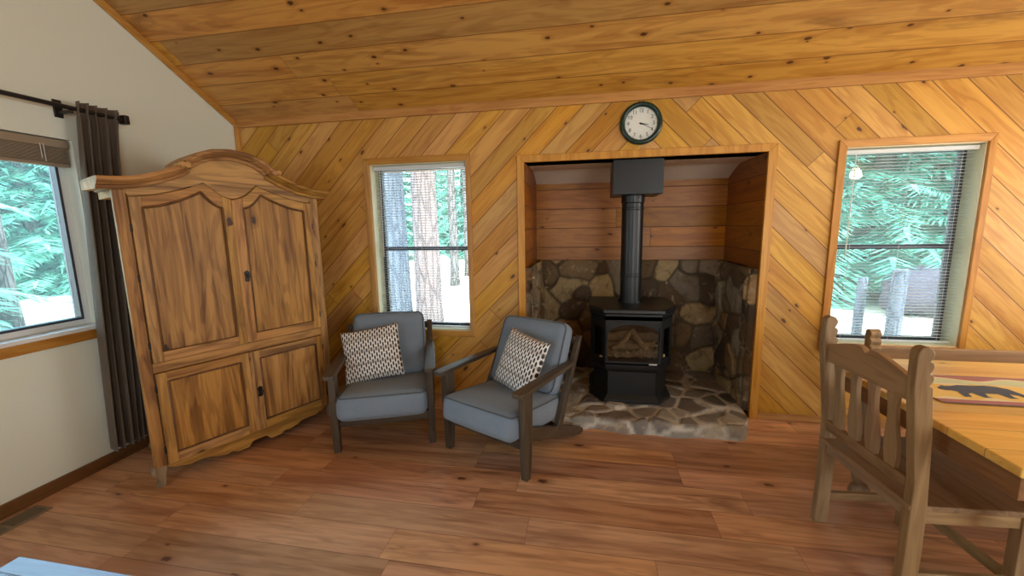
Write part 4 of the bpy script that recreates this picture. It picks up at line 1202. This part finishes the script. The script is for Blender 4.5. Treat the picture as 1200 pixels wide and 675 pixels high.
pine(532, 300, 13, .15, BK3, 'slim dark trunk in the clearing nearest the pinkish pine'); pine(548, 300, 15.5, .14, BK3, 'slim dark trunk in the clearing at the edge of the narrow window')
for u_, d_, r0_, h_, lb in ((1008, 7.4, .06, 1.05, 'thinner weathered post outside the window by the dining table'), (1051, 7.2, .085, 1.2, 'thicker weathered post outside the window by the dining table')):
    x_, y_ = ray_xy(u_, 350, d_); q = MB(); q.tube([(0, 0, -.1), (0, 0, h_ * .5), (.01, 0, h_ - .02), (.01, 0, h_)], [r0_, r0_ * .97, r0_ * .93, r0_ * .8], 18)
    o = q.build('wooden_post', BK2, None, smooth=False); o.location = (x_, y_, GZ0); tag(o, lb, 'post')
pine(4, 330, 10.5, .13, BK3, 'slim dark trunk in the clearing beyond the left window')
x_, y_ = ray_xy(990, 320, 12); q = MB(); q.tube([(-1.6, 0, .32), (-.5, .1, .34), (.9, 0, .3)], [.3, .32, .27], 16)
o = q.build('fallen_log', BK3, None, smooth=True); o.location = (x_, y_, GZ0); tag(o, 'dark fallen log lying beyond the window by the dining table', 'log')
x_, y_ = ray_xy(1086, 322, 11); q = MB(); P_ = []
for i in range(19):
    row = []
    for j in range(25):
        th_, ph = PI * i / 18, 2 * PI * j / 24; rr_ = 1 + .08 * math.sin(3 * ph + 2 * th_) + .06 * math.sin(5 * th_ + ph)
        row.append((.75 * rr_ * math.sin(th_) * math.cos(ph), .5 * rr_ * math.sin(th_) * math.sin(ph), .45 + .48 * rr_ * math.cos(th_)))
    P_.append(row)
q.grid(P_, flip=True); o = q.build('boulder', plain('dark rock', (66, 62, 72), .9, .1, 0, .3, 5, .5), None, smooth=True); o.location = (x_, y_, GZ0)
tag(o, 'dark rounded boulder outside the window by the dining table', 'boulder')

# ------------------------------------------------------------------ light
w = bpy.data.worlds.new('world'); S.world = w; w.use_nodes = True
bg = w.node_tree.nodes['Background']; bg.inputs[0].default_value = (.72, .90, 1.0, 1); bg.inputs[1].default_value = 5.0
def light(name, kind, loc, rot, energy, col, **kw):
    l_ = bpy.data.lights.new(name, kind); l_.energy = energy; l_.color = col
    for k, v in kw.items(): setattr(l_, k, v)
    o = bpy.data.objects.new(name, l_); COL.objects.link(o); o.location = loc; o.rotation_euler = rot; return o
sd = Vector((-.45, .62, -.78))
sun = light('sun', 'SUN', (0, 0, 20), sd.to_track_quat('-Z', 'Y').to_euler(), 12.0, (.92, .98, 1.0), angle=.02)
# assumed unseen windows behind and right of the view, lit by added area lamps
def assumed_window(n, cx, cz_, w_, h_, wall, energy, col):
    r_ = empty('window_%d' % n); struct(r_)  # assumed window out of view: casing on a solid wall, no opening
    q = MB(); f = .05
    if wall == 'rear':
        for a, b, c_, d in ((-w_ / 2 - f, -w_ / 2, -h_ / 2 - f, h_ / 2 + f), (w_ / 2, w_ / 2 + f, -h_ / 2 - f, h_ / 2 + f), (-w_ / 2, w_ / 2, -h_ / 2 - f, -h_ / 2), (-w_ / 2, w_ / 2, h_ / 2, h_ / 2 + f)):
            q.box(cx + a, cx + b, YB + .001, YB + .03, cz_ + c_, cz_ + d)
        q.build('casing', W('trim', 'x'), r_)
        light('added_daylight_lamp', 'AREA', (cx, YB + .035, cz_), (PI / 2, 0, 0), energy, col, shape='RECTANGLE', size=w_, size_y=h_)  # added lamp before the solid rear wall, imitates light from outdoors
    else:
        for a, b, c_, d in ((-w_ / 2 - f, -w_ / 2, -h_ / 2 - f, h_ / 2 + f), (w_ / 2, w_ / 2 + f, -h_ / 2 - f, h_ / 2 + f), (-w_ / 2, w_ / 2, -h_ / 2 - f, -h_ / 2), (-w_ / 2, w_ / 2, h_ / 2, h_ / 2 + f)):
            q.box(XR - .03, XR - .001, cx + a, cx + b, cz_ + c_, cz_ + d)
        q.build('casing', W('trim', 'y'), r_)
        light('added_daylight_lamp', 'AREA', (XR - .035, cx, cz_), (PI / 2, 0, PI / 2), energy, col, shape='RECTANGLE', size=w_, size_y=h_)  # added lamp before the solid right wall, same purpose
assumed_window(4, 2.9, 1.35, 2.2, 1.9, 'rear', 70, (.90, .96, 1.0))
assumed_window(5, -1.4, 1.5, 1.6, 1.5, 'rear', 28, (.82, .92, 1.0))
assumed_window(6, 2.0, 1.45, 1.7, 1.5, 'right', 40, (.95, .98, 1.0))
sky_lamp_dir = Vector((XL, 1.2, 1.5)) - Vector((-8.0, 3.2, 5.6))
light('added_sky_lamp', 'AREA', (-8.0, 3.2, 5.6), sky_lamp_dir.to_track_quat('-Z', 'Y').to_euler(), 1600, (.45, .70, 1.0), shape='RECTANGLE', size=6.5, size_y=3.6)  # added lamp outdoors, out of view, boosts blue light through the left window
light('pendant_light', 'POINT', (LX_, LY_, 1.98), (0, 0, 0), 17, (1, .78, .5), shadow_soft_size=.05)

S.view_settings.view_transform = 'Standard'; S.view_settings.look = 'None'; S.view_settings.gamma = 1.0
S.view_settings.use_curve_mapping = False; S.view_settings.exposure = .62
S.cycles.use_denoising = True
S.cycles.max_bounces = 10; S.cycles.diffuse_bounces = 5; S.cycles.glossy_bounces = 4; S.cycles.transparent_max_bounces = 16
S.cycles.sample_clamp_indirect = 6.0; S.cycles.caustics_reflective = False; S.cycles.caustics_refractive = False
bpy.context.view_layer.update()
